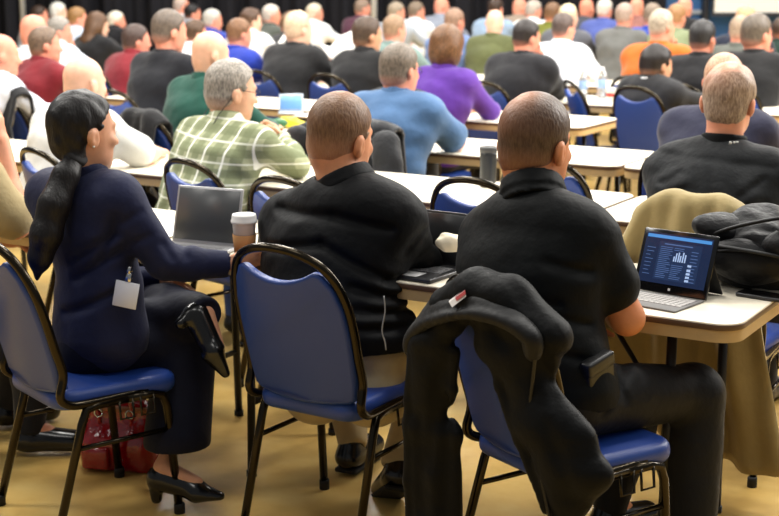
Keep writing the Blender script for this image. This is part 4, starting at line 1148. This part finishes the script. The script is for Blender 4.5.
# ------------------------------------------------------------------ draped clothes
def drape_coat(name, label, cat, o, yaw, mat, w0, w1, top, zback, seed, folds=9, amp=.03, sleeves=True, flap=.25, thick=.012, group=None, skew=0., yb=-.31):
    """a coat hung over the back of a chair: front flap, shoulder fold, long back fall"""
    root = empty(name, (o[0], o[1], 0), yaw); tag(root, label, cat, group)
    r = random.Random(seed); ph = [r.uniform(0, 6) for _ in range(5)]
    bm = bmesh.new(); nu, nv = 48, 40; G = []
    for j in range(nv + 1):
        v = j / nv; row = []
        for i in range(nu + 1):
            u = -1 + 2 * i / nu
            topz = top - .05 * abs(u) ** 3 - .012 * math.sin(3 * u + ph[0]) ** 2
            if v < .22:
                a = 1 - v / .22; z = topz - flap * a; y = yb + .075 - .0 * a + .03 * a; g = .3 * a
            elif v < .34:
                a = (v - .22) / .12 * math.pi; y = yb + .02 + .055 * math.cos(a); z = topz + .03 * math.sin(a); g = .15
            else:
                a = (v - .34) / .66; zb = zback + .05 * math.sin(2.3 * u + ph[1]) + .10 * abs(u) + skew * u
                z = topz - (topz - zb) * a; y = yb - .035 - .07 * min(1, a * 2) + .05 * a; g = .2 + .8 * a
            w = w0 + (w1 - w0) * (0 if v < .34 else (v - .34) / .66)
            f = math.sin(folds * u + ph[2] + .9 * math.sin(2.2 * z * 3 + ph[3])) + .5 * math.sin(folds * 2.1 * u + ph[4])
            row.append(bm.verts.new((u * w, y - amp * g * f, max(z, .02))))
        G.append(row)
    for j in range(nv):
        for i in range(nu): bm.faces.new((G[j][i], G[j][i + 1], G[j + 1][i + 1], G[j + 1][i]))
    ob = obj('coat_body', bm, mat, root)
    so = ob.modifiers.new('thickness', 'SOLIDIFY'); so.thickness = thick; so.offset = 0
    if sleeves:
        for x in (-1, 1):
            f = Field()
            pts = [np.array([x * w0 * .92, yb - .05, top - .07]), np.array([x * (w0 + .03), yb - .10, top - .25]), np.array([x * (w0 + .01), yb - .10, top - .45]), np.array([x * (w0 - .02), yb - .08, max(.1, top - .6)])]
            f.chain(pts, [.055, .06, .055, .045], .03, np.array([1., 0, 0]), .8); f.warp(wrinkle(.008, 34, seed)); np_obj('sleeve', f.mesh(.012), mat, root)
    return root
M_COAT = cloth((156, 138, 94), .85, .3)
drape_coat('coat', 'khaki coat draped over the chair of the nearest grey haired person', 'coat', (1.12, 4.60), 31, M_COAT, .18, .36, .935, .16, 3, 8, .04, False, .25, .010, None, -.10, -.335)
drape_coat('jacket', 'black jacket with a grey lining over the chair of the light blue polo', 'jacket', BY_LABEL['person in a light blue polo shirt with grey hair'][0][:2], BY_LABEL['person in a light blue polo shirt with grey hair'][1], cloth((38, 39, 42), .5, .5), .26, .30, .93, .45, 5, 7, .05, True, .3, .02)
drape_coat('jacket', 'black jacket over the chair of the bald person in green', 'jacket', BY_LABEL['bald person in a dark green shirt'][0][:2], BY_LABEL['bald person in a dark green shirt'][1], cloth((22, 22, 24), .7, .5), .16, .2, .90, .45, 6, 6, .04, False, .25, .02)
drape_coat('jacket', 'black jacket over the chair of the person in purple', 'jacket', BY_LABEL['person in a purple top with bobbed brown hair'][0][:2], BY_LABEL['person in a purple top with bobbed brown hair'][1], cloth((34, 34, 34), .7, .5), .25, .27, .93, .4, 7, 7, .04, True, .25, .02)
drape_coat('jacket', 'black jacket over the chair behind the left red shirt', 'jacket', BY_LABEL['bald person in a white shirt cut off by the left edge'][0][:2] + D3(.35, .25, 0)[:2], 42, cloth((32, 32, 34), .7, .5), .22, .25, .95, .45, 8, 6, .03, False, .25, .02)
q = BY_LABEL['bald person in a white shirt cut off by the left edge'][0]
chair(q[0] + .35, q[1] + .25, 42, 'blue banquet chair under the black jacket behind the left red shirt')

# the large black jacket on the near chair
def big_jacket():
    top = WH(474, 270, .925); base = D3(top[0], top[1], 0)
    root = empty('jacket', base); tag(root, 'large black soft shell jacket hung collar up over the near right chair', 'jacket')
    D = 3.36
    def Q(x, y, o=0.): return W(x, y, 3.345 - .0020 * (x - 474) - o)        # the plane of the chair back, o towards the camera
    f = Field(); vw = D3(.80, -.58, 0)
    f.add(cone(Q(448, 306), Q(478, 292), .050, .056), .03)
    f.add(cone(Q(478, 292), Q(510, 300), .056, .056), .03)
    f.add(cone(Q(505, 298), Q(548, 338), .056, .060), .04)
    f.add(cone(Q(424, 340, .03), Q(452, 326, .03), .026, .028), .03)
    f.add(cone(Q(432, 346, .03), Q(433, 430, .01), .032, .034, vw, .50), .03)
    f.add(cone(Q(433, 430, .01), Q(438, 580, .01), .034, .036, vw, .42), .03)
    f.add(cone(Q(508, 322, .0), Q(516, 352, .01), .050, .044, vw, .60), .04)
    f.add(cone(Q(516, 352, .01), Q(553, 430, .02), .044, .046, vw, .46), .05)
    f.add(cone(Q(553, 430, .02), Q(575, 470, .02), .046, .044, vw, .48), .05)
    f.add(cone(Q(572, 470, .02), Q(570, 498, .02), .044, .034, vw, .6), .05)
    f.add(cone(Q(560, 470, .015), Q(572, 560, .015), .036, .03, vw, .7), .03)
    f.chain([Q(413, 345, .03), Q(409, 400, .03), Q(408, 480, .03), Q(410, 560, .03)], [.012, .013, .012, .012], .012)
    f.chain([Q(490, 338, .05), Q(500, 385, .045), Q(520, 440, .05), Q(545, 510, .05)], [.012, .014, .014, .012], .012)
    f.chain([Q(456, 352, .03), Q(452, 390, .03), Q(446, 430, .03)], [.010, .012, .008], .014)
    for a, b, dp in (((440, 372), (430, 470), .01), ((447, 400), (444, 540), .012), ((421, 420), (424, 520), .008), ((532, 330), (556, 400), .007), ((540, 350), (572, 362), .006), ((545, 420), (575, 500), .007), ((486, 300), (500, 330), .008), ((505, 284), (535, 318), .006)):
        f.crease(a, b, 3.15 if a[0] > 500 else 3.35, dp, .018)
    f.warp(wrinkle(.0025, 22, 4)); f.warp(wrinkle(.0012, 60, 6))
    np_obj('jacket_body', f.mesh(.0075), cloth((12, 13, 14), .55, .35, .02), root, base)
    # stand-up collar folded outwards into a brim
    f = Field()
    brim = [(408, 352), (411, 338), (424, 325), (445, 317), (470, 314), (492, 317), (512, 325), (527, 335), (534, 342), (533, 356)]
    bo = [.02, .03, .06, .09, .105, .105, .10, .09, .08, .07]
    pts = [Q(x, y, o) for (x, y), o in zip(brim, bo)]
    crest = [Q(*p) for p in ((428, 324, .0), (434, 308, .01), (446, 293, .01), (462, 283, .01), (480, 280, .01), (496, 288, .01), (510, 302, .02), (522, 318, .03), (530, 332, .04), (533, 347, .05))]
    pts = catmull(pts, 3); crest = catmull(crest, 3)
    for i in range(len(pts) - 1):
        for t in (0, .34, .67, 1):
            a = pts[i] + (crest[i] - pts[i]) * t; b = pts[i + 1] + (crest[i + 1] - pts[i + 1]) * t
            f.add(cone(a, b, .011, .011), .02)
    f.warp(wrinkle(.003, 40, 8))
    np_obj('collar', f.mesh(.0075), cloth((21, 21, 22), .55, .35, .05), root, base)
    bm = bmesh.new(); tube(bm, [p - base + D3(0, -.009, 0) for p in pts], .0028, 6, 4); obj('collar_piping', bm, plain('dark_piping', (60, 60, 60), .5), root)
    bm = bmesh.new(); tube(bm, [Q(*p) - base for p in ((536, 350, .078), (533, 378, .070), (530, 420, .068), (540, 470, .068), (552, 530, .06))], .0045, 8, 5); obj('zip', bm, plain('zip_tape', (22, 22, 24), .35, .4), root)
    # red and white patch
    P0 = [Q(x, y, o) for x, y, o in ((449, 302, .10), (465, 290, .08), (466, 296, .09), (452, 307, .11))]
    def patch(nm, q, mat, dz=0):
        bm = bmesh.new(); vs = [bm.verts.new(tuple(p - base + D3(0, -.004 + dz, 0))) for p in q] + [bm.verts.new(tuple(p - base + D3(0, .012 + dz, 0))) for p in q]
        bm.faces.new(vs[:4]); bm.faces.new(vs[4:][::-1])
        for i in range(4): bm.faces.new((vs[i], vs[(i + 1) % 4], vs[4 + (i + 1) % 4], vs[4 + i]))
        obj(nm, bm, mat, root, False)
    patch('patch', P0, plain('white_patch', (214, 208, 204), .6))
    patch('patch_stripe', [P0[0] * .62 + P0[1] * .38, P0[1], P0[1] * .45 + P0[2] * .55, (P0[0] * .62 + P0[1] * .38) * .5 + (P0[2] * .4 + P0[3] * .6) * .5], plain('red_patch', (168, 46, 44), .6), -.004)
big_jacket()

# ------------------------------------------------------------------ things on the tables
TT = .742
def laptop(bl, br, sh, tilt, depth, label, lid_rgb, scr_rgb, keys=True):
    a, b = WH(*bl, TT + .008), WH(*br, TT + .008)
    d = b - a; w = np.linalg.norm(d); yaw = math.degrees(math.atan2(-d[1], d[0]))
    root = empty('laptop', ((a[0] + b[0]) / 2, (a[1] + b[1]) / 2, TT), yaw); tag(root, label, 'laptop')
    bm = bmesh.new(); box(bm, (-w / 2, -depth, .001), (w / 2, .004, .014), .004, 2); base = obj('keyboard_deck', bm, plain('silver_shell', lid_rgb, .35, .6), root)
    T = Matrix.Translation((0, .004, .012)) @ Matrix.Rotation(-math.radians(tilt), 4, 'X')
    bm = bmesh.new(); box(bm, (-w / 2, 0, 0), (w / 2, .008, sh), .003, 2, T); lid = obj('lid', bm, plain('silver_shell', lid_rgb, .35, .6), root)
    bm = bmesh.new(); box(bm, (-w / 2 + .008, -.0015, .012), (w / 2 - .008, .002, sh - .008), .001, 1, T); obj('screen', bm, plain('dark_screen', scr_rgb, .3), lid)
    if keys:
        n = 0
        bm = bmesh.new()
        for r in range(5):
            for c in range(13):
                x = -w / 2 + .02 + (w - .04) * c / 13; box(bm, (x, -.03 - .017 * (r + 1), .013), (x + (w - .04) / 13 - .003, -.03 - .017 * r - .003, .0155))
        obj('keys', bm, plain('grey_keys', (120, 120, 122), .5), base, False)
        bm = bmesh.new(); box(bm, (-.045, -depth + .012, .013), (.045, -depth + .07, .0148), .001, 1); obj('touchpad', bm, plain('pale_touchpad', (170, 170, 170), .4), base)
    return root
laptop((171, 243), (236, 249), .192, 16, .19, 'open grey laptop with a dark screen beside the paper coffee cup', (176, 176, 178), (66, 68, 70))
laptop((410, 262), (466, 270), .165, 10, .20, 'open dark laptop in front of the person in black long sleeves', (60, 60, 62), (30, 31, 33))

def cup():
    p = WH(245, 263, TT)
    root = empty('coffee_cup', (p[0], p[1], TT)); tag(root, 'paper coffee cup with a white lid and brown sleeve, held by the navy suit', 'cup')
    bm = bmesh.new(); lathe(bm, [(.026, .001), (.0275, .0), (.037, .132), (.038, .134)], 32); obj('cup_body', bm, plain('white_paper', (232, 228, 220), .6), root)
    bm = bmesh.new(); lathe(bm, [(.0312, .030), (.0325, .030), (.0372, .092), (.0356, .093)], 32, None, False); obj('sleeve', bm, plain('brown_card', (188, 140, 92), .8, 0, .2, (90, .3, .002)), root)
    bm = bmesh.new(); lathe(bm, [(.0385, .128), (.0415, .130), (.0415, .136), (.0395, .139), (.0385, .150), (.0365, .156), (.033, .157), (.031, .152), (.004, .152), (.001, .152)], 32); obj('lid', bm, plain('white_lid', (240, 240, 238), .35), root)
cup()

def tablet():
    a, b = WH(632, 288, TT + .006), WH(705.5, 300.5, TT + .006)
    d = b - a; w = np.linalg.norm(d); yaw = math.degrees(math.atan2(-d[1], d[0]))
    root = empty('tablet_computer', ((a[0] + b[0]) / 2, (a[1] + b[1]) / 2, TT), yaw); tag(root, 'tablet computer with a glowing blue page and thin keyboard cover', 'tablet')
    T = Matrix.Translation((0, 0, .006)) @ Matrix.Rotation(-math.radians(20), 4, 'X')
    sh = .182
    bm = bmesh.new(); box(bm, (-w / 2, 0, 0), (w / 2, .010, sh), .003, 2, T); body = obj('tablet_body', bm, plain('black_glass', (14, 14, 16), .12), root)
    m, nt, bs = new_mat('lit_page')
    def em(rgb, st):
        mm, n2, b2 = new_mat('lit_page'); b2.inputs['Base Color'].default_value = (.01, .01, .01, 1); b2.inputs['Roughness'].default_value = .15
        b2.inputs['Emission Color'].default_value = srgb(*rgb); b2.inputs['Emission Strength'].default_value = st; return mm
    k = sh / .182
    x0, x1, z0, z1 = -w / 2 + .012, w / 2 - .012, .026, sh - .012
    def rect(nm, u0, v0, u1, v1, mat, t=0.):
        bm = bmesh.new(); box(bm, (x0 + (x1 - x0) * u0, -.0012 - t, z0 + (z1 - z0) * v0), (x0 + (x1 - x0) * u1, .002, z0 + (z1 - z0) * v1), 0, 1, T); return obj(nm, bm, mat, scr if nm != 'screen' else root, False)
    scr = None
    scr = rect('screen', 0, 0, 1, 1, em((16, 30, 58), 1.))
    rect('title_bar', .02, .90, .98, .965, em((66, 128, 190), 1.), .0006)
    rect('page', .22, .08, .86, .84, em((24, 40, 70), 1.), .0005)
    pale, mid = em((150, 170, 205), 1.), em((70, 92, 135), 1.)
    r = random.Random(3)
    bm = bmesh.new(); bm2 = bmesh.new()
    def ln(bmx, u0, u1, v, hh): box(bmx, (x0 + (x1 - x0) * u0, -.0024, z0 + (z1 - z0) * v), (x0 + (x1 - x0) * u1, .001, z0 + (z1 - z0) * (v + hh)), 0, 1, T)
    for i in range(17):
        v = .12 + i * .038; ln(bm2, .25, .25 + r.uniform(.12, .2), v, .012)
        if i % 2: ln(bm2, .05, .05 + r.uniform(.06, .13), v, .011)
        if not .42 < v < .66: ln(bm2, .46, .46 + r.uniform(.1, .2), v, .012)
    for i in range(10): ln(bm2, .72, .72 + r.uniform(.08, .12), .1 + i * .066, .014)
    ln(bm2, .3, .72, .785, .022)
    obj('text_lines', bm2, mid, scr, False)
    # chart of pale columns on the page
    for i, (u, hh) in enumerate(((.47, .10), (.50, .17), (.535, .19), (.565, .13), (.60, .20), (.635, .16))): ln(bm, u, u + .018, .47, hh)
    for v in (.10, .17, .24, .31, .40): ln(bm, .70, .755, v, .045)
    obj('pale_blocks', bm, pale, scr, False)
    bm = bmesh.new()
    for dx in (-.0032, .0003):
        for dz in (0, .0035): box(bm, (dx, -.0016, .0095 + dz), (dx + .003, .001, .0125 + dz), 0, 1, T)
    obj('home_mark', bm, plain('white_mark', (235, 235, 235), .4), root, False)
    bm = bmesh.new(); box(bm, (-w / 2 + .01, -.165, .001), (w / 2 - .002, -.003, .006), .002, 2); kb = obj('keyboard_cover', bm, plain('grey_felt', (120, 118, 116), .7), root)
    bm = bmesh.new()
    for rr in range(5):
        for c in range(12):
            x = -w / 2 + .018 + (w - .03) * c / 12; box(bm, (x, -.022 - .019 * (rr + 1), .005), (x + (w - .03) / 12 - .0025, -.022 - .019 * rr - .0025, .0075))
    obj('keys', bm, plain('pale_keys', (186, 182, 178), .6), kb, False)
    bm = bmesh.new(); K = Matrix.Translation((0, .055, .003))
    box(bm, (-w / 2 + .012, .028, .10), (w / 2 - .012, .034, .006), 0, 1)
    vs = [(-w / 2 + .004, .062 * 0 + .040, .105), (w / 2 - .004, .040, .105), (w / 2 - .004, .105, .003), (-w / 2 + .004, .105, .003)]
    bm.free(); bm = bmesh.new()
    A = [bm.verts.new(v) for v in vs] + [bm.verts.new((v[0], v[1] + .004, v[2] + .001)) for v in vs]
    bm.faces.new(A[:4]); bm.faces.new(A[4:][::-1])
    for i in range(4): bm.faces.new((A[i], A[(i + 1) % 4], A[4 + (i + 1) % 4], A[4 + i]))
    obj('kickstand', bm, plain('black_shell', (22, 22, 24), .4), root, False)
tablet()

def backpack():
    c = WH(752, 292, TT) + D3(.045, .10, 0); yaw = 20
    root = empty('backpack', (c[0], c[1], TT), yaw); tag(root, 'black backpack lying on the near right table end', 'backpack')
    root.scale = (1.05, 1., .86)
    mat = cloth((18, 18, 20), .5, .6, .05)
    f = Field(); I = np.eye(3)
    f.add(ell((0, .02, .10), (.19, .15, .12)), .05); f.add(ell((.02, .06, .15), (.15, .11, .115)), .06)
    f.cut(lambda X, Y, Z: .003 - Z + 0 * X + 0 * Y)
    f.warp(wrinkle(.016, 30, 3)); f.warp(wrinkle(.007, 75, 5))
    np_obj('main_body', f.mesh(.008), mat, root)
    f = Field(); f.add(ell((-.03, -.10, .10), (.12, .06, .075), frame(0, -20, 12)), .03); f.warp(wrinkle(.008, 36, 9)); np_obj('front_pocket', f.mesh(.007), mat, root)
    f = Field(); f.add(ell((.09, -.10, .16), (.085, .06, .06), frame(0, -30, -20)), .03); f.add(ell((-.10, -.03, .19), (.09, .06, .05), frame(0, -30, 15)), .03); f.warp(wrinkle(.009, 45, 12)); np_obj('top_pocket', f.mesh(.007), mat, root)
    for k, pts in enumerate(([(-.15, -.05, .16), (-.06, -.10, .215), (.06, -.08, .25), (.14, .0, .24)], [(-.16, .0, .10), (-.12, -.12, .15), (-.02, -.16, .15), (.08, -.14, .13)], [(.05, -.12, .23), (.12, -.15, .15), (.15, -.16, .06), (.17, -.19, .012)])):
        bm = bmesh.new(); tube(bm, pts, .014, 8, 6, .45); obj('strap', bm, plain('black_webbing', (20, 20, 22), .7), root)
    bm = bmesh.new(); tube(bm, [(-.12, -.14, .135), (-.05, -.165, .15), (.05, -.155, .14)], .004, 6, 5); obj('zip', bm, plain('zip_tape', (22, 22, 24), .35, .4), root)
    bm = bmesh.new(); box(bm, (.10, -.185, .02), (.116, -.175, .055), .003, 2); obj('zip_pull', bm, plain('black_rubber2', (14, 14, 14), .5), root)
backpack()

def phone():
    p = WH(762, 297.5, TT); root = empty('mobile_phone', (p[0], p[1], TT), 38); tag(root, 'black mobile phone on the near table in front of the backpack', 'phone')
    bm = bmesh.new(); slab(bm, rrect(-.068, -.034, .068, .034, .010), .0005, .011, .0035, lambda a, b, t: (a, b, t)); obj('phone_body', bm, plain('phone_shell', (60, 60, 62), .3, .4), root)
    bm = bmesh.new(); slab(bm, rrect(-.064, -.031, .064, .031, .008), .0105, .0122, .0006, lambda a, b, t: (a, b, t)); obj('screen', bm, plain('black_glass', (14, 14, 16), .12), root)
phone()

def mug():
    p = WH(488, 187, TT); root = empty('travel_mug', (p[0], p[1], TT)); tag(root, 'tall black travel mug on the second row table', 'mug')
    bm = bmesh.new(); lathe(bm, [(.030, .0), (.033, .004), (.034, .03), (.036, .135), (.036, .150)], 32); obj('mug_body', bm, plain('mug_black', (44, 46, 46), .35), root)
    bm = bmesh.new(); lathe(bm, [(.037, .148), (.038, .150), (.038, .166), (.035, .172), (.030, .172), (.028, .168), (.003, .168)], 32); obj('lid', bm, plain('mug_lid', (78, 78, 76), .4), root)
mug()

def handbag():
    p = WH(119, 472, 0); root = empty('handbag', (p[0], p[1] + .06, 0), 12); tag(root, 'shiny red handbag on the floor under the chair of the navy suit', 'bag')
    mat = plain('red_patent', (146, 14, 20), .16, 0, .6, (16, .6, .02), None, .4)
    f = Field(); f.add(rbox((0, 0, .055), (.085, .025, .03), .045), .03); f.add(rbox((0, 0, .15), (.08, .008, .06), .03), .06)
    f.warp(wrinkle(.007, 36, 2)); f.cut(lambda X, Y, Z: .002 - Z + 0 * X + 0 * Y); np_obj('bag_body', f.mesh(.006), mat, root)
    bm = bmesh.new(); box(bm, (-.112, -.05, .205), (.112, .045, .222), .008, 3); obj('top_edge', bm, plain('tan_trim', (150, 92, 50), .5), root)
    for y in (-.042, .042):
        bm = bmesh.new(); tube(bm, [(-.055, y, .16), (-.06, y * 1.2, .23), (-.03, y * 1.3, .285), (.03, y * 1.3, .285), (.06, y * 1.2, .23), (.055, y, .16)], .006, 8, 5); obj('handle', bm, mat, root)
    for x in (-.055, .055):
        bm = bmesh.new(); tube(bm, [(x + .014 * math.cos(a), -.052, .20 + .014 * math.sin(a)) for a in [math.pi * k / 6 for k in range(13)]], .0028, 6); obj('ring', bm, plain('chrome', (200, 200, 200), .15, 1.), root)
    f = Field(); f.add(rbox((-.06, -.075, .05), (.035, .004, .025), .014), .02); np_obj('outer_pocket', f.mesh(.006), mat, root)
    bm = bmesh.new(); tube(bm, [(-.115, 0, .20), (-.135, -.01, .14), (-.13, -.02, .07)], .006, 8, 5); obj('strap', bm, mat, root)
handbag()

def sheet(name, label, cat, c, w, d, yaw, mat, seed=0, group=None, curl=.004):
    root = tag(None, None) if False else None
    bm = bmesh.new(); n = 8; r = random.Random(seed); G = []
    for j in range(n + 1):
        G.append([bm.verts.new(((i / n - .5) * w, (j / n - .5) * d, .002 + curl * (1 + math.sin(i * .7 + r.random() * .3 + j * .5)))) for i in range(n + 1)])
    for j in range(n):
        for i in range(n): bm.faces.new((G[j][i], G[j][i + 1], G[j + 1][i + 1], G[j + 1][i]))
    o = obj(name, bm, mat); so = o.modifiers.new('thickness', 'SOLIDIFY'); so.thickness = .0015; so.offset = 1
    o.location = (c[0], c[1], c[2]); o.rotation_euler = (0, 0, -math.radians(yaw)); tag(o, label, cat, group); return o
M_PAPER = plain('white_sheet', (238, 236, 230), .6)
def ball(name, label, cat, c, r, mat, seed):
    f = Field(); f.add(ell((0, 0, r[2]), r), .01); f.warp(wrinkle(.011, 75, seed)); f.warp(wrinkle(.005, 150, seed + 2)); f.cut(lambda X, Y, Z: .001 - Z + 0 * X + 0 * Y)
    o = np_obj(name, f.mesh(.005), mat); o.location = tuple(float(v) for v in c); tag(o, label, cat); return o
p = W(450, 243, 4.13); ball('made_up_napkin', 'hand-like cream shape built as a crumpled paper napkin in front of the dark laptop', 'napkin', (p[0], p[1], p[2] - .026), (.044, .036, .028), plain('cream_paper', (238, 228, 202), .8), 3)  # made-up napkin standing in for an unclear, hand-like cream shape
p = WH(162, 232, TT); sheet('paper_sheet', 'white paper left of the open grey laptop', 'paper', (p[0], p[1], TT), .21, .29, 31, M_PAPER, 1)
p = WH(288, 128, TT); ball('snack_bag', 'yellow and green snack bag near the hands of the plaid shirt', 'bag', (p[0], p[1], TT), (.10, .05, .03), plain('yellow_foil', (214, 200, 40), .35), 8)
f = Field(); f.add(ell((-.05, -.03, .03), (.06, .035, .028)), .01); f.warp(wrinkle(.004, 60, 2)); o = np_obj('green_band', f.mesh(.006), plain('green_foil', (40, 100, 60), .4), bpy.data.objects['snack_bag'])
p = WH(292, 110, TT)
laptop((279, 112), (303, 112), .11, 14, .10, 'small pale blue tablet propped beyond the plaid shirt', (190, 200, 210), (110, 160, 220), False)
p = WH(318, 116, TT); sheet('paper_sheet', 'white paper on the table right of the small pale blue tablet', 'paper', (p[0], p[1], TT), .21, .29, 25, M_PAPER, 2)
def bottle(px, py, row_n, label):
    k = (px - 389.5) / FPX * CP; D = row_n / (.515 * k + .857); p = W(px, py, D)
    root = empty('water_bottle', (p[0], p[1], TT)); tag(root, label, 'bottle', 'water bottles on the fifth table')
    m = plain('clear_plastic', (226, 234, 240), .08, 0, .5); m.node_tree.nodes['Principled BSDF'].inputs['Transmission Weight'].default_value = .75
    bm = bmesh.new(); lathe(bm, [(.026, 0), (.031, .005), (.031, .06), (.029, .065), (.031, .07), (.031, .135), (.024, .165), (.013, .185), (.013, .198)], 24); obj('bottle_body', bm, m, root)
    bm = bmesh.new(); lathe(bm, [(.0315, .072), (.0322, .073), (.0322, .128), (.0315, .129)], 24, None, False); obj('label_band', bm, plain('pale_blue_band', (150, 180, 222), .5), root)
    bm = bmesh.new(); lathe(bm, [(.015, .196), (.0155, .198), (.0155, .214), (.014, .216)], 20); obj('cap', bm, plain('white_cap', (235, 235, 235), .4), root)
bottle(602, 78, 9.15, 'water bottle on the table left of the orange jacket, the upright taller looking one')
bottle(583, 82, 9.0, 'water bottle on the table in front of the white shirt with the dark emblem')
k = (612 - 389.5) / FPX * CP; Dc = 9.0 / (.515 * k + .857); p = W(612, 84, Dc)
root = empty('snack_cup', (p[0], p[1], TT)); tag(root, 'small white and red cup beside the water bottles', 'cup')
bm = bmesh.new(); lathe(bm, [(.028, 0), (.030, .002), (.040, .085), (.042, .088), (.039, .088), (.029, .006)], 24); obj('cup_body', bm, plain('white_paper', (232, 228, 220), .6), root)
bm = bmesh.new(); lathe(bm, [(.0335, .030), (.0345, .031), (.0372, .055), (.0362, .056)], 24, None, False); obj('red_band', bm, plain('red_band', (190, 50, 40), .5), root)

# papers held up in the hands of listeners
def held(label, pts, D, mat):
    P = [W(x, y, D + dd) for x, y, dd in pts]; c = sum(P) / len(P)
    bm = bmesh.new(); vs = [bm.verts.new(tuple(q - c)) for q in P]; bm.faces.new(vs)
    bmesh.ops.triangulate(bm, faces=bm.faces); bmesh.ops.subdivide_edges(bm, edges=bm.edges, cuts=2, use_grid_fill=True)
    for v in bm.verts: v.co.y += .02 * math.sin(v.co.x * 16 + v.co.z * 9)
    o = obj('paper_sheet', bm, mat); o.location = tuple(float(v) for v in c); so = o.modifiers.new('thickness', 'SOLIDIFY'); so.thickness = .003
    tag(o, label, 'paper')
held('white papers held up between the two dark jackets', [(321, 44, 0), (330, 47, 0), (341, 36, .05), (352, 31, .1), (359, 36, .1), (358, 46, .05), (346, 58, 0), (334, 60, -.05), (324, 56, -.05)], 11.0, M_PAPER)
held('long white sheet held up left of the broad balding person', [(272, 52, 0), (285, 33, .1), (288, 36, .1), (276, 56, 0)], 11.6, M_PAPER)

# ------------------------------------------------------------------ light, world, camera
wd = bpy.data.worlds.new('world'); SC.world = wd; wd.use_nodes = True
bg = wd.node_tree.nodes['Background']; bg.inputs['Color'].default_value = (.92, .96, 1., 1); bg.inputs['Strength'].default_value = .16
def area(x, y, z, sx, sy, e, rgb=(1, .97, .91), rot=(0, 0, 0)):
    l = bpy.data.lights.new('ceiling_and_fill_light', 'AREA'); l.shape = 'RECTANGLE'; l.size = sx; l.size_y = sy; l.energy = e; l.color = rgb
    o = bpy.data.objects.new('ceiling_and_fill_light', l); COL.objects.link(o); o.location = (x, y, z); o.rotation_euler = rot
KEY = 110
for y, e in ((2.4, .2), (5.2, .62), (7.4, .85), (9.8, .8), (12.4, .68), (15.0, .65), (17.0, .4)):  # ceiling rows; the dim nearest row is added to brighten the near floor
    for x in (-4.5, -1.5, 1.5, 4.5):
        area(x + y * .1, y, 4.6, 1.4, .7, KEY * e)
area(6.5, 8.5, 3.6, 2.4, 1.6, 260, (1, .96, .9), (0, math.radians(58), 0))  # tilted light from the right side, lower than the ceiling rows
cam = bpy.data.cameras.new('camera'); co = bpy.data.objects.new('camera', cam); COL.objects.link(co)
co.location = (0, 0, CAM_H); co.rotation_euler = (math.pi / 2 - PITCH, 0, 0)
cam.sensor_width = 36; cam.lens = FPX / 779 * 36; cam.clip_end = 100
cam.dof.use_dof = True; cam.dof.focus_distance = 3.9; cam.dof.aperture_fstop = 4.2
SC.camera = co
SC.view_settings.view_transform = 'Standard'; SC.view_settings.look = 'None'; SC.view_settings.gamma = 1; SC.view_settings.use_curve_mapping = False
SC.view_settings.exposure = 0.45
for fl, o in ((True, CH_FULL), (False, CH_FAR)):
    if fl not in USED:
        for c in list(o.children_recursive): bpy.data.objects.remove(c)
        bpy.data.objects.remove(o)
